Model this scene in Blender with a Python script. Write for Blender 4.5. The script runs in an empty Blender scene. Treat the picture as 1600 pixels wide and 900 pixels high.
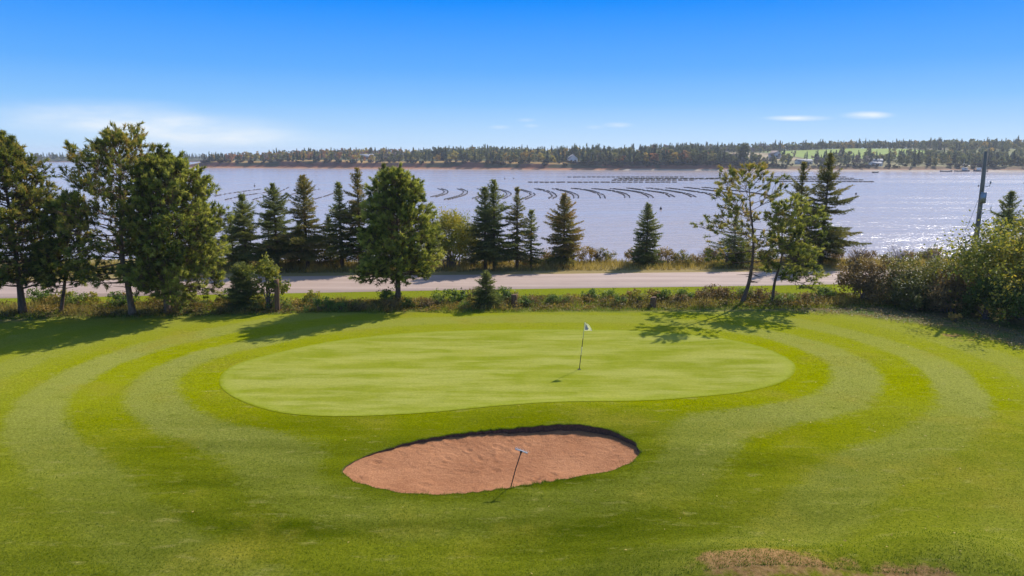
import bpy, math, random
import numpy as np
from mathutils import Vector

R = math.radians
sc = bpy.context.scene
col = sc.collection

# ---------------------------------------------------------------- camera, sky, sun, exposure
cam = bpy.data.cameras.new('camera'); cam.lens = 24.0; cam.sensor_width = 36.0
cam.clip_start = 0.1; cam.clip_end = 12000
camo = bpy.data.objects.new('camera', cam); col.objects.link(camo)
camo.location = (0, 0, 10.0); camo.rotation_euler = (R(90) - math.atan(210/1067), 0, 0)
sc.camera = camo

SUN_EL, SUN_AZ = R(40), R(40)          # azimuth from +Y towards +X
world = bpy.data.worlds.new('World'); sc.world = world; world.use_nodes = True
wn, wl = world.node_tree.nodes, world.node_tree.links
wn.clear()
def N(nodes, t, **kw):
    n = nodes.new(t)
    for k, v in kw.items():
        if k in ('operation', 'blend_type', 'data_type', 'noise_dimensions', 'sky_type', 'interpolation_type',
                 'vector_type', 'attribute_name', 'use_clamp', 'clamp', 'distribution', 'musgrave_type', 'feature', 'normalize', 'mode'):
            setattr(n, k, v)
        else:
            n.inputs[int(k[1:]) if k[0] == 'i' and k[1:].isdigit() else k.replace('_', ' ')].default_value = v
    return n
sky = N(wn, 'ShaderNodeTexSky', sky_type='NISHITA')
sky.sun_disc = False; sky.sun_elevation = SUN_EL; sky.sun_rotation = SUN_AZ
sky.altitude = 0; sky.air_density = 1.0; sky.dust_density = 0.4; sky.ozone_density = 1.5
tc = N(wn, 'ShaderNodeTexCoord')
sep = N(wn, 'ShaderNodeSeparateXYZ'); wl.new(tc.outputs['Generated'], sep.inputs[0])
# clear autumn sky: pale at the horizon, quickly deepening, the same all the way round
rmp = wn.new('ShaderNodeValToRGB'); el_ = rmp.color_ramp.elements
SKY = [(0.0, (.58, .79, 1.0)), (.026, (.474, .716, 1.0)), (.070, (.25, .56, 1.0)), (.114, (.119, .429, 1.0)), (.205, (.0, .270, 1.0)), (.45, (.02, .24, .85))]
while len(el_) < len(SKY): el_.new(.5)
for e_, (p_, c_) in zip(el_, SKY): e_.position = p_; e_.color = (*c_, 1)
wl.new(sep.outputs['Z'], rmp.inputs[0])
gain = N(wn, 'ShaderNodeMix', data_type='RGBA', blend_type='MULTIPLY'); gain.inputs[0].default_value = 1.0; gain.inputs[7].default_value = (4.9, 4.9, 4.9, 1)
wl.new(rmp.outputs[0], gain.inputs[6])
hi = N(wn, 'ShaderNodeMapRange', interpolation_type='SMOOTHSTEP', i1=0.22, i2=0.60, i3=0.0, i4=0.9); wl.new(sep.outputs['Z'], hi.inputs[0])
deep = N(wn, 'ShaderNodeMix', data_type='RGBA'); wl.new(hi.outputs[0], deep.inputs[0]); wl.new(gain.outputs[2], deep.inputs[6]); wl.new(sky.outputs[0], deep.inputs[7])
# clouds: soft patches in the sky direction (gnomonic coordinates x/y, z/y), broken up by noise
ymax = N(wn, 'ShaderNodeMath', operation='MAXIMUM', i1=0.05); wl.new(sep.outputs['Y'], ymax.inputs[0])
cu = N(wn, 'ShaderNodeMath', operation='DIVIDE'); wl.new(sep.outputs['X'], cu.inputs[0]); wl.new(ymax.outputs[0], cu.inputs[1])
cv = N(wn, 'ShaderNodeMath', operation='DIVIDE'); wl.new(sep.outputs['Z'], cv.inputs[0]); wl.new(ymax.outputs[0], cv.inputs[1])
cuv = N(wn, 'ShaderNodeCombineXYZ'); wl.new(cu.outputs[0], cuv.inputs[0]); wl.new(cv.outputs[0], cuv.inputs[1])
cmap = N(wn, 'ShaderNodeMapping'); cmap.inputs['Scale'].default_value = (9, 45, 1); wl.new(cuv.outputs[0], cmap.inputs[0])
cno = N(wn, 'ShaderNodeTexNoise', Scale=1.0, Detail=6.0, Roughness=0.6); wl.new(cmap.outputs[0], cno.inputs['Vector'])
acc = None
#        u      v      su     sv    strength
CL = [(-0.47, 0.030, 0.16, 0.026, 1.00), (-0.60, 0.050, 0.16, 0.025, 0.75), (-0.36, 0.020, 0.14, 0.014, 0.5), (0.407, 0.0495, 0.046, 0.0042, 1.15),
      (0.505, 0.0535, 0.036, 0.0055, 1.35), (0.150, 0.0400, 0.022, 0.004, 0.7), (0.118, 0.037, 0.014, 0.003, 0.5),
      (0.020, 0.0470, 0.014, 0.003, 0.4), (-0.018, 0.037, 0.016, 0.003, 0.4), (0.028, 0.039, 0.012, 0.003, 0.35)]
for (u, v, su, sv, st) in CL:
    m = N(wn, 'ShaderNodeMapping', vector_type='TEXTURE'); m.inputs['Location'].default_value = (u, v, 0); m.inputs['Scale'].default_value = (su, sv, 1)
    wl.new(cuv.outputs[0], m.inputs[0])
    ln = N(wn, 'ShaderNodeVectorMath', operation='LENGTH'); wl.new(m.outputs[0], ln.inputs[0])
    mr = N(wn, 'ShaderNodeMapRange', interpolation_type='SMOOTHSTEP', i1=1.3, i2=0.0, i3=0.0, i4=st); wl.new(ln.outputs['Value'], mr.inputs[0])
    if acc is None: acc = mr
    else:
        a = N(wn, 'ShaderNodeMath', operation='ADD'); wl.new(acc.outputs[0], a.inputs[0]); wl.new(mr.outputs[0], a.inputs[1]); acc = a
cn2 = N(wn, 'ShaderNodeMapRange', i1=0.30, i2=0.75, i3=0.35, i4=1.35); wl.new(cno.outputs[0], cn2.inputs[0])
cm = N(wn, 'ShaderNodeMath', operation='MULTIPLY'); wl.new(acc.outputs[0], cm.inputs[0]); wl.new(cn2.outputs[0], cm.inputs[1])
cm2 = N(wn, 'ShaderNodeMath', operation='MULTIPLY', use_clamp=True, i1=0.85); wl.new(cm.outputs[0], cm2.inputs[0])
cmix = N(wn, 'ShaderNodeMix', data_type='RGBA'); cmix.inputs[7].default_value = (4.3, 4.65, 4.95, 1)
wl.new(cm2.outputs[0], cmix.inputs[0]); wl.new(deep.outputs[2], cmix.inputs[6])
bg = N(wn, 'ShaderNodeBackground', Strength=0.15); wl.new(cmix.outputs[2], bg.inputs[0])
wo = N(wn, 'ShaderNodeOutputWorld'); wl.new(bg.outputs[0], wo.inputs[0])

sl = bpy.data.lights.new('sun', 'SUN'); sl.energy = 4.2; sl.angle = R(0.55); sl.color = (1.0, 0.95, 0.86)
so = bpy.data.objects.new('sun', sl); col.objects.link(so)
sdir = Vector((math.sin(SUN_AZ)*math.cos(SUN_EL), math.cos(SUN_AZ)*math.cos(SUN_EL), math.sin(SUN_EL)))
so.rotation_euler = (-sdir).to_track_quat('-Z', 'Y').to_euler(); so.location = (60, 60, 80)

vs = sc.view_settings
vs.view_transform = 'Standard'; vs.look = 'None'; vs.exposure = 0.45; vs.gamma = 1.0; vs.use_curve_mapping = False
sc.cycles.use_denoising = True
sc.cycles.max_bounces = 8; sc.cycles.transparent_max_bounces = 8
sc.cycles.sample_clamp_indirect = 4.0; sc.cycles.sample_clamp_direct = 12.0

WATER = -4.0
rng = np.random.default_rng(7)

# ---------------------------------------------------------------- helpers
def mesh_np(name, V, polys, attrs=None, smooth=False, mats=None):
    """V (n,3); polys = list of int arrays (m,3) or (m,4)"""
    me = bpy.data.meshes.new(name)
    V = np.asarray(V, np.float32)
    polys = [np.asarray(p, np.int32) for p in polys if len(p)]
    idx = np.concatenate([p.ravel() for p in polys]).astype(np.int32)
    cnt = np.concatenate([np.full(len(p), p.shape[1], np.int32) for p in polys])
    start = np.concatenate([[0], np.cumsum(cnt)[:-1]]).astype(np.int32)
    me.vertices.add(len(V)); me.vertices.foreach_set('co', V.ravel())
    me.loops.add(len(idx)); me.loops.foreach_set('vertex_index', idx)
    me.polygons.add(len(cnt)); me.polygons.foreach_set('loop_start', start); me.polygons.foreach_set('loop_total', cnt)
    if smooth: me.polygons.foreach_set('use_smooth', np.ones(len(cnt), bool))
    for k, a in (attrs or {}).items():
        a = np.asarray(a, np.float32)
        if a.ndim == 1:
            at = me.attributes.new(k, 'FLOAT', 'POINT'); at.data.foreach_set('value', a)
        else:
            at = me.attributes.new(k, 'FLOAT_COLOR', 'POINT')
            if a.shape[1] == 3: a = np.concatenate([a, np.ones((len(a), 1), np.float32)], 1)
            at.data.foreach_set('color', a.ravel())
    me.update(calc_edges=True); me.validate(clean_customdata=False)
    return me
def link(name, me, mat=None, parent=None, loc=(0, 0, 0), rz=0.0, kind=None):
    o = bpy.data.objects.new(name, me); col.objects.link(o)
    if mat is not None and me is not None and not me.materials: me.materials.append(mat)
    o.location = loc; o.rotation_euler = (0, 0, rz)
    if parent is not None: o.parent = parent
    if kind: o['kind'] = kind
    return o
def tag(o, label, cat, group=None):
    o['label'] = label; o['category'] = cat
    if group: o['group'] = group
    return o
def empty(name, loc, rz=0.0):
    o = bpy.data.objects.new(name, None); col.objects.link(o); o.location = loc; o.rotation_euler = (0, 0, rz)
    o.empty_display_size = 0.2
    return o
def copy_tree(o, parent=None):
    c = o.copy(); col.objects.link(c); c.parent = parent
    for ch in o.children: copy_tree(ch, c)
    return c
class MB:
    def __init__(s): s.V = []; s.Q = []; s.T = []; s.A = []; s.n = 0
    def add(s, V, quads=None, tris=None, a=None):
        V = np.asarray(V, float).reshape(-1, 3)
        if quads is not None and len(quads): s.Q.append(np.asarray(quads, int) + s.n)
        if tris is not None and len(tris): s.T.append(np.asarray(tris, int) + s.n)
        s.V.append(V); s.n += len(V)
        if a is not None: s.A.append(np.broadcast_to(np.asarray(a, float), (len(V),) if np.ndim(a) < 2 else (len(V), np.shape(a)[1])))
        return s
    def box(s, c, d, a=None, rz=0.0):
        c = np.asarray(c, float); d = np.asarray(d, float) / 2
        v = np.array([[i, j, k] for k in (-1, 1) for j in (-1, 1) for i in (-1, 1)], float) * d
        if rz:
            x = v[:, 0]*math.cos(rz) - v[:, 1]*math.sin(rz); y = v[:, 0]*math.sin(rz) + v[:, 1]*math.cos(rz); v[:, 0] = x; v[:, 1] = y
        return s.add(v + c, [[0, 2, 3, 1], [4, 5, 7, 6], [0, 1, 5, 4], [1, 3, 7, 5], [3, 2, 6, 7], [2, 0, 4, 6]], a=a)
    def tube(s, P, r, sides=6, cap=True, a=None):
        P = np.asarray(P, float); n = len(P); r = np.broadcast_to(np.asarray(r, float), (n,))
        T = np.gradient(P, axis=0); T /= np.linalg.norm(T, axis=1)[:, None] + 1e-9
        up = np.tile([0, 0, 1.0], (n, 1)); up[np.abs(T[:, 2]) > 0.9] = [1.0, 0, 0]
        if np.abs(T[:, 2]).max() > 0.9: up[:] = [1.0, 0.13, 0]
        U = np.cross(up, T); U /= np.linalg.norm(U, axis=1)[:, None] + 1e-9
        W = np.cross(T, U)
        th = np.arange(sides)/sides*2*math.pi
        V = P[:, None] + r[:, None, None]*(np.cos(th)[None, :, None]*U[:, None] + np.sin(th)[None, :, None]*W[:, None])
        i = np.arange(n-1)[:, None]*sides; j = np.arange(sides)[None]; k = (j+1) % sides
        Q = np.stack([i+j, i+k, i+sides+k, i+sides+j], -1).reshape(-1, 4)
        V = V.reshape(-1, 3); T3 = None
        if cap:
            V = np.concatenate([V, P[-1:], P[:1]]); e = (n-1)*sides; jj = np.arange(sides); kk = (jj+1) % sides
            T3 = np.concatenate([np.stack([e+jj, e+kk, np.full(sides, n*sides)], -1), np.stack([kk, jj, np.full(sides, n*sides+1)], -1)])
        return s.add(V, Q, T3, a=a)
    def mesh(s, name, smooth=False, an=None):
        polys = []
        if s.T: polys.append(np.concatenate(s.T))
        if s.Q: polys.append(np.concatenate(s.Q))
        return mesh_np(name, np.concatenate(s.V), polys, {an: np.concatenate(s.A)} if an and s.A else None, smooth)
def unit(v): return v/(np.linalg.norm(v, axis=-1, keepdims=True) + 1e-9)
def needles(mb, O, D, L, W, tint, rg):
    """one thin triangle per needle bundle"""
    n = len(O)
    if not n: return
    S = unit(np.cross(D, rg.normal(size=(n, 3))))*(np.broadcast_to(W, (n,))[:, None]/2)
    V = np.stack([O - S, O + S, O + D*np.broadcast_to(L, (n,))[:, None]], 1).reshape(-1, 3)
    mb.add(V, tris=np.arange(3*n).reshape(-1, 3), a=np.repeat(np.broadcast_to(tint, (n,)), 3))
def leaves(mb, O, Nn, L, W, tint, rg):
    """one rhombic leaf per point, facing Nn"""
    n = len(O); Nn = unit(Nn)
    D = unit(np.cross(Nn, rg.normal(size=(n, 3)))); S = np.cross(Nn, D)
    L = np.broadcast_to(L, (n,))[:, None]; W = np.broadcast_to(W, (n,))[:, None]
    V = np.stack([O - D*L/2, O + S*W/2 - D*L*.05, O + D*L/2, O - S*W/2 - D*L*.05], 1).reshape(-1, 3)
    mb.add(V, quads=np.arange(4*n).reshape(-1, 4), a=np.repeat(np.broadcast_to(tint, (n,)), 4))
def catmull(P, m, closed=True):
    P = np.asarray(P, float); n = len(P); out = []
    for i in range(n if closed else n-1):
        p0, p1, p2, p3 = (P[(i-1) % n], P[i], P[(i+1) % n], P[(i+2) % n]) if closed else (P[max(i-1, 0)], P[i], P[i+1], P[min(i+2, n-1)])
        t = np.arange(m)[:, None]/m
        out.append(.5*((2*p1) + (-p0+p2)*t + (2*p0-5*p1+4*p2-p3)*t**2 + (-p0+3*p1-3*p2+p3)*t**3))
    if not closed: out.append(P[-1:])
    return np.concatenate(out)
def sdf(P, poly):
    """signed distance (negative inside) of 2-D points to a closed polygon"""
    P = np.asarray(P, float); A = poly; B = np.roll(poly, -1, 0)
    best = np.full(len(P), 1e18); ins = np.zeros(len(P), bool)
    for a, b in zip(A, B):
        e = b-a; w = P-a; t = np.clip((w@e)/(e@e+1e-12), 0, 1)
        d = w - t[:, None]*e; best = np.minimum(best, (d*d).sum(1))
        c = ((a[1] > P[:, 1]) != (b[1] > P[:, 1]))
        xi = (b[0]-a[0])*(P[:, 1]-a[1])/((b[1]-a[1]) + 1e-12) + a[0]
        ins ^= c & (P[:, 0] < xi)
    d = np.sqrt(best); d[ins] *= -1
    return d
def sstep(a, b, x):
    t = np.clip((x-a)/(b-a), 0, 1); return t*t*(3-2*t)
def vnoise(x, y, s, seed=0):
    """cheap smooth 2-D value noise in -1..1"""
    x = np.asarray(x, float)/s; y = np.asarray(y, float)/s
    def h(i, j):
        v = np.sin(i*127.1 + j*311.7 + seed*74.7)*43758.5453
        return (v-np.floor(v))*2-1
    i = np.floor(x); j = np.floor(y); f = x-i; g = y-j; f = f*f*(3-2*f); g = g*g*(3-2*g)
    return (h(i, j)*(1-f)+h(i+1, j)*f)*(1-g) + (h(i, j+1)*(1-f)+h(i+1, j+1)*f)*g

# ---------------------------------------------------------------- materials
def mat_new(name):
    m = bpy.data.materials.new(name); m.use_nodes = True
    nd, lk = m.node_tree.nodes, m.node_tree.links; nd.clear()
    out = nd.new('ShaderNodeOutputMaterial')
    return m, nd, lk, out
def ramp(nd, stops):
    r = nd.new('ShaderNodeValToRGB'); e = r.color_ramp.elements
    while len(e) < len(stops): e.new(0.5)
    for el, (p, c) in zip(e, stops): el.position = p; el.color = (*c, 1)
    return r
def noise(nd, lk, vec, scale, detail=4, rough=0.55, out=0):
    n = N(nd, 'ShaderNodeTexNoise', Scale=scale, Detail=detail, Roughness=rough)
    if vec is not None: lk.new(vec, n.inputs['Vector'])
    return n.outputs[out]
def mapr(nd, lk, src, a, b, c=0.0, d=1.0, smooth=False):
    m = N(nd, 'ShaderNodeMapRange', i1=a, i2=b, i3=c, i4=d)
    if smooth: m.interpolation_type = 'SMOOTHSTEP'
    lk.new(src, m.inputs[0]); return m.outputs[0]
def mixc(nd, lk, f, a, b, blend='MIX'):
    m = N(nd, 'ShaderNodeMix', data_type='RGBA', blend_type=blend)
    for s, v in ((0, f), (6, a), (7, b)):
        if isinstance(v, (int, float)): m.inputs[s].default_value = v
        elif isinstance(v, tuple): m.inputs[s].default_value = (*v, 1)
        else: lk.new(v, m.inputs[s])
    return m.outputs[2]
def mth(nd, lk, op, a, b=0.0):
    m = N(nd, 'ShaderNodeMath', operation=op)
    for s, v in ((0, a), (1, b)):
        if isinstance(v, (int, float)): m.inputs[s].default_value = v
        else: lk.new(v, m.inputs[s])
    return m.outputs[0]
def attr(nd, name, o='Fac'):
    return N(nd, 'ShaderNodeAttribute', attribute_name=name).outputs[o]
def foliage(name, stops, trans=0.35, rough=0.55):
    m, nd, lk, out = mat_new(name)
    rp = ramp(nd, stops); lk.new(attr(nd, 'tint'), rp.inputs[0])
    p = N(nd, 'ShaderNodeBsdfPrincipled', Roughness=rough); p.inputs['Specular IOR Level'].default_value = 0.15
    lk.new(rp.outputs[0], p.inputs['Base Color'])
    t = nd.new('ShaderNodeBsdfTranslucent')
    lk.new(mixc(nd, lk, 1.0, rp.outputs[0], (1.25, 1.2, 0.7), 'MULTIPLY'), t.inputs[0])
    mx = N(nd, 'ShaderNodeMixShader', Fac=trans); lk.new(p.outputs[0], mx.inputs[1]); lk.new(t.outputs[0], mx.inputs[2])
    lk.new(mx.outputs[0], out.inputs[0]); return m
def simple(name, c, rough=0.7, var=0.25, scale=8.0, metallic=0.0, bump=0.0, stretch=(1, 1, 1)):
    m, nd, lk, out = mat_new(name)
    tcn = nd.new('ShaderNodeTexCoord'); mp = nd.new('ShaderNodeMapping'); mp.inputs['Scale'].default_value = stretch
    lk.new(tcn.outputs['Object'], mp.inputs[0])
    nz = noise(nd, lk, mp.outputs[0], scale, 6, 0.65)
    f = mapr(nd, lk, nz, 0.3, 0.7)
    p = N(nd, 'ShaderNodeBsdfPrincipled', Roughness=rough, Metallic=metallic)
    lk.new(mixc(nd, lk, f, tuple(x*(1-var) for x in c), tuple(min(1, x*(1+var)) for x in c)), p.inputs['Base Color'])
    if bump:
        b = N(nd, 'ShaderNodeBump', Strength=bump, Distance=0.03); lk.new(nz, b.inputs['Height']); lk.new(b.outputs[0], p.inputs['Normal'])
    lk.new(p.outputs[0], out.inputs[0]); return m

M = {}
M['bark'] = simple('bark', (0.13, 0.078, 0.048), 0.9, 0.5, 9, bump=0.6, stretch=(1, 1, 0.25))
M['bark_red'] = simple('bark_red', (0.20, 0.115, 0.07), 0.9, 0.5, 9, bump=0.6, stretch=(1, 1, 0.25))
M['twig'] = simple('twig', (0.16, 0.12, 0.11), 0.9, 0.3, 12)
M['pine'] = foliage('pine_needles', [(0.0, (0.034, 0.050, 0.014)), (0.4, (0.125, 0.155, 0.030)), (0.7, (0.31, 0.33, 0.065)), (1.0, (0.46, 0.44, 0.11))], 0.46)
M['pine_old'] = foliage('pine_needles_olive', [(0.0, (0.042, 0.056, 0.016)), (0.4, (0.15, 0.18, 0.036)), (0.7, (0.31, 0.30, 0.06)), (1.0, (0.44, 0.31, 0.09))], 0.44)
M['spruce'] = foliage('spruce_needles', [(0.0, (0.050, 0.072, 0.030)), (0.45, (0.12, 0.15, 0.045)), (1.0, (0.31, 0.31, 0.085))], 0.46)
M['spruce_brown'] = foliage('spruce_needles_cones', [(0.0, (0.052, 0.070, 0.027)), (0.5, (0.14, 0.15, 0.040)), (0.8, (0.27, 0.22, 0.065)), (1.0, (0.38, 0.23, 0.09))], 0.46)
M['leaf_green'] = foliage('leaf_green', [(0.0, (0.061, 0.101, 0.022)), (0.6, (0.149, 0.216, 0.044)), (1.0, (0.297, 0.338, 0.066))], 0.4, 0.45)
M['leaf_yellow'] = foliage('leaf_yellow', [(0.0, (0.092, 0.127, 0.018)), (0.5, (0.276, 0.276, 0.045)), (1.0, (0.517, 0.391, 0.054))], 0.42)
M['leaf_gold'] = foliage('leaf_gold', [(0.0, (0.115, 0.092, 0.027)), (0.4, (0.253, 0.172, 0.045)), (0.75, (0.414, 0.276, 0.063)), (1.0, (0.552, 0.345, 0.090))], 0.38)
M['leaf_rust'] = foliage('leaf_rust', [(0.0, (0.081, 0.061, 0.033)), (0.5, (0.203, 0.142, 0.061)), (0.85, (0.324, 0.203, 0.077)), (1.0, (0.405, 0.284, 0.066))], 0.32)
M['leaf_olive'] = foliage('leaf_olive', [(0.0, (0.061, 0.074, 0.024)), (0.5, (0.155, 0.162, 0.044)), (0.85, (0.270, 0.243, 0.066)), (1.0, (0.365, 0.230, 0.077))], 0.38)
M['grass_blade'] = foliage('grass_blade', [(0.0, (0.055, 0.099, 0.005)), (0.5, (0.132, 0.198, 0.011)), (1.0, (0.286, 0.286, 0.032))], 0.4)
M['dry_grass'] = foliage('dry_grass', [(0.0, (0.161, 0.138, 0.036)), (0.5, (0.345, 0.265, 0.081)), (1.0, (0.517, 0.380, 0.126))], 0.4)

def mat_ground():
    m, nd, lk, out = mat_new('golf_turf')
    geo = nd.new('ShaderNodeNewGeometry'); pos = geo.outputs['Position']
    sx = nd.new('ShaderNodeSeparateXYZ'); lk.new(pos, sx.inputs[0])
    d = attr(nd, 'ring'); dl = attr(nd, 'lawn'); mnd = attr(nd, 'bare')
    n_big = noise(nd, lk, pos, 0.16, 3); n_mid = noise(nd, lk, pos, 0.9, 5, 0.6); n_fine = noise(nd, lk, pos, 9.0, 6, 0.7); n_vf = noise(nd, lk, pos, 15.0, 7, 0.85)
    # mowing rings: alternate passes of about two metres following the green and the bunker
    wob = mth(nd, lk, 'MULTIPLY', mth(nd, lk, 'SUBTRACT', n_mid, 0.5), 0.7)
    wob2 = mth(nd, lk, 'MULTIPLY', mth(nd, lk, 'SUBTRACT', n_big, 0.5), 0.9)
    dd = mth(nd, lk, 'ADD', mth(nd, lk, 'ADD', mth(nd, lk, 'ADD', d, wob), wob2), mth(nd, lk, 'MULTIPLY', mth(nd, lk, 'SUBTRACT', noise(nd, lk, pos, 4.0, 6, 0.75), 0.5), 1.3))
    ph = mth(nd, lk, 'MULTIPLY', dd, math.pi/2.0)
    s = mth(nd, lk, 'SINE', ph)
    band = mapr(nd, lk, s, -0.45, 0.45, 0, 1, True)              # 1 on the bright passes
    amp = mth(nd, lk, 'MULTIPLY', mapr(nd, lk, n_big, 0.30, 0.62, 0.45, 1.1), mth(nd, lk, 'MULTIPLY', mapr(nd, lk, sx.outputs['Y'], 17.5, 24.0, 0.42, 1.0, True), mapr(nd, lk, sx.outputs['Y'], 34.0, 40.0, 1.0, 0.5, True)))             # passes fade in and out
    fade = mapr(nd, lk, d, 7.0, 10.5, 1.0, 0.35, True)
    bf = mth(nd, lk, 'ADD', mth(nd, lk, 'MULTIPLY', mth(nd, lk, 'SUBTRACT', band, 0.5), mth(nd, lk, 'MULTIPLY', amp, fade)), 0.5)
    pale, lush = (0.245, 0.252, 0.045), (0.222, 0.240, 0.0)
    c = mixc(nd, lk, bf, pale, lush)
    # darker green before the bunker; partly shade between the blades, painted into the colour
    deepg = mapr(nd, lk, sx.outputs['Y'], 30.0, 20.0, 0, 1, True)
    shade_x = mapr(nd, lk, mth(nd, lk, 'ABSOLUTE', mth(nd, lk, 'ADD', sx.outputs['X'], 2.0)), 16.0, 4.0, 0.45, 0.95, True)
    streak = nd.new('ShaderNodeMapping'); streak.inputs['Scale'].default_value = (0.10, 0.55, 1); lk.new(pos, streak.inputs[0])
    sn = noise(nd, lk, streak.outputs[0], 1.0, 5, 0.6)
    c = mixc(nd, lk, mth(nd, lk, 'MULTIPLY', mth(nd, lk, 'MULTIPLY', deepg, shade_x), mth(nd, lk, 'MULTIPLY', mapr(nd, lk, sn, 0.35, 0.62, 0.55, 1.0), mapr(nd, lk, band, 0, 1, 0.84, 1.0))), c, (0.044, 0.062, 0.001))
    # yellower, drier turf in broad patches
    dry = mapr(nd, lk, noise(nd, lk, pos, 0.23, 5, 0.6), 0.50, 0.72, 0, 0.6, True)
    c = mixc(nd, lk, dry, c, (0.245, 0.215, 0.022))
    tw_ = nd.new('ShaderNodeMapping'); tw_.inputs['Scale'].default_value = (0.8, 2.2, 1); lk.new(pos, tw_.inputs[0])
    mot = noise(nd, lk, tw_.outputs[0], 1.1, 7, 0.72)
    c = mixc(nd, lk, mapr(nd, lk, mot, 0.54, 0.74, 0, 0.55, True), c, (0.29, 0.26, 0.075))
    c = mixc(nd, lk, mapr(nd, lk, mot, 0.46, 0.28, 0, 0.55, True), c, (0.085, 0.115, 0.002))
    # texture of the sward
    c = mixc(nd, lk, 1.0, c, mixc(nd, lk, mapr(nd, lk, n_fine, 0.3, 0.7), (0.80, 0.82, 0.78), (1.2, 1.17, 1.2)), 'MULTIPLY')
    c = mixc(nd, lk, 1.0, c, mixc(nd, lk, mapr(nd, lk, n_vf, 0.28, 0.72), (0.36, 0.40, 0.25), (1.62, 1.56, 1.72)), 'MULTIPLY')
    # worn brown turf on the near mound
    bare = mapr(nd, lk, mth(nd, lk, 'ADD', mnd, mth(nd, lk, 'MULTIPLY', mth(nd, lk, 'SUBTRACT', noise(nd, lk, pos, 1.6, 6, 0.7), 0.5), 1.5)), 0.50, 0.85, 0, 0.85, True)
    brown = mixc(nd, lk, mapr(nd, lk, n_fine, 0.35, 0.65), (0.17, 0.085, 0.032), (0.40, 0.22, 0.10))
    c = mixc(nd, lk, bare, c, brown)
    # beyond the mown edge: litter and rough, then the verges either side of the road
    wv = mth(nd, lk, 'ADD', mth(nd, lk, 'ADD', sx.outputs['Y'], mth(nd, lk, 'MULTIPLY', sx.outputs['X'], -0.085)), mth(nd, lk, 'MULTIPLY', mth(nd, lk, 'SUBTRACT', n_mid, 0.5), 1.2))
    litter = mixc(nd, lk, mapr(nd, lk, n_fine, 0.3, 0.7), (0.09, 0.075, 0.035), (0.25, 0.19, 0.10))
    litter = mixc(nd, lk, mapr(nd, lk, n_mid, 0.42, 0.6), litter, (0.10, 0.13, 0.03))
    edge = mapr(nd, lk, mth(nd, lk, 'ADD', dl, mth(nd, lk, 'MULTIPLY', mth(nd, lk, 'SUBTRACT', n_mid, 0.5), 2.2)), -0.7, 0.9, 0, 1, True)
    c = mixc(nd, lk, edge, c, litter)
    verge = mth(nd, lk, 'MULTIPLY', mapr(nd, lk, wv, 46.4, 47.2, 0, 1, True), edge)
    c = mixc(nd, lk, verge, c, mixc(nd, lk, n_fine, (0.14, 0.18, 0.008), (0.24, 0.24, 0.02)))
    far = mapr(nd, lk, wv, 54.5, 55.2, 0, 1, True)
    c = mixc(nd, lk, far, c, mixc(nd, lk, n_fine, (0.20, 0.16, 0.06), (0.38, 0.28, 0.13)))
    mud = mapr(nd, lk, sx.outputs['Z'], -0.6, -2.0, 0, 1)
    c = mixc(nd, lk, mud, c, (0.15, 0.075, 0.045))
    p = N(nd, 'ShaderNodeBsdfPrincipled', Roughness=0.8); p.inputs['Specular IOR Level'].default_value = 0.0
    lk.new(c, p.inputs['Base Color'])
    hsum = mth(nd, lk, 'ADD', mth(nd, lk, 'MULTIPLY', n_vf, 0.6), n_fine)
    b = N(nd, 'ShaderNodeBump', Strength=0.55, Distance=0.05); lk.new(hsum, b.inputs['Height']); lk.new(b.outputs[0], p.inputs['Normal'])
    lk.new(p.outputs[0], out.inputs[0]); return m
def mat_green():
    m, nd, lk, out = mat_new('putting_turf')
    geo = nd.new('ShaderNodeNewGeometry'); pos = geo.outputs['Position']
    mp = nd.new('ShaderNodeMapping'); mp.inputs['Scale'].default_value = (0.17, 0.85, 1); mp.inputs['Rotation'].default_value = (0, 0, R(-7)); lk.new(pos, mp.inputs[0])
    st = noise(nd, lk, mp.outputs[0], 1.0, 7, 0.66); n2 = noise(nd, lk, pos, 0.55, 5, 0.6); nf = noise(nd, lk, pos, 11.0, 7, 0.8)
    edge = mapr(nd, lk, attr(nd, 'ring'), -0.75, -0.15, 0, 0.65, True)
    c = mixc(nd, lk, mapr(nd, lk, st, 0.38, 0.60, 0, 1, True), (0.310, 0.308, 0.062), (0.205, 0.228, 0.014))
    c = mixc(nd, lk, mapr(nd, lk, n2, 0.4, 0.7, 0, 0.5), c, (0.31, 0.30, 0.05))
    c = mixc(nd, lk, edge, c, (0.265, 0.285, 0.035))
    c = mixc(nd, lk, mapr(nd, lk, mth(nd, lk, 'ADD', attr(nd, 'ring'), mth(nd, lk, 'MULTIPLY', mth(nd, lk, 'SUBTRACT', noise(nd, lk, pos, 3.0, 5, 0.7), 0.5), 0.5)), -0.22, 0.02, 0, 0.8, True), c, (0.20, 0.225, 0.004))
    c = mixc(nd, lk, 1.0, c, mixc(nd, lk, mapr(nd, lk, nf, 0.3, 0.7), (0.78, 0.79, 0.74), (1.22, 1.21, 1.26)), 'MULTIPLY')
    p = N(nd, 'ShaderNodeBsdfPrincipled', Roughness=0.75); p.inputs['Specular IOR Level'].default_value = 0.0
    lk.new(c, p.inputs['Base Color'])
    b = N(nd, 'ShaderNodeBump', Strength=0.2, Distance=0.02); lk.new(nf, b.inputs['Height']); lk.new(b.outputs[0], p.inputs['Normal'])
    lk.new(p.outputs[0], out.inputs[0]); return m
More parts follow.
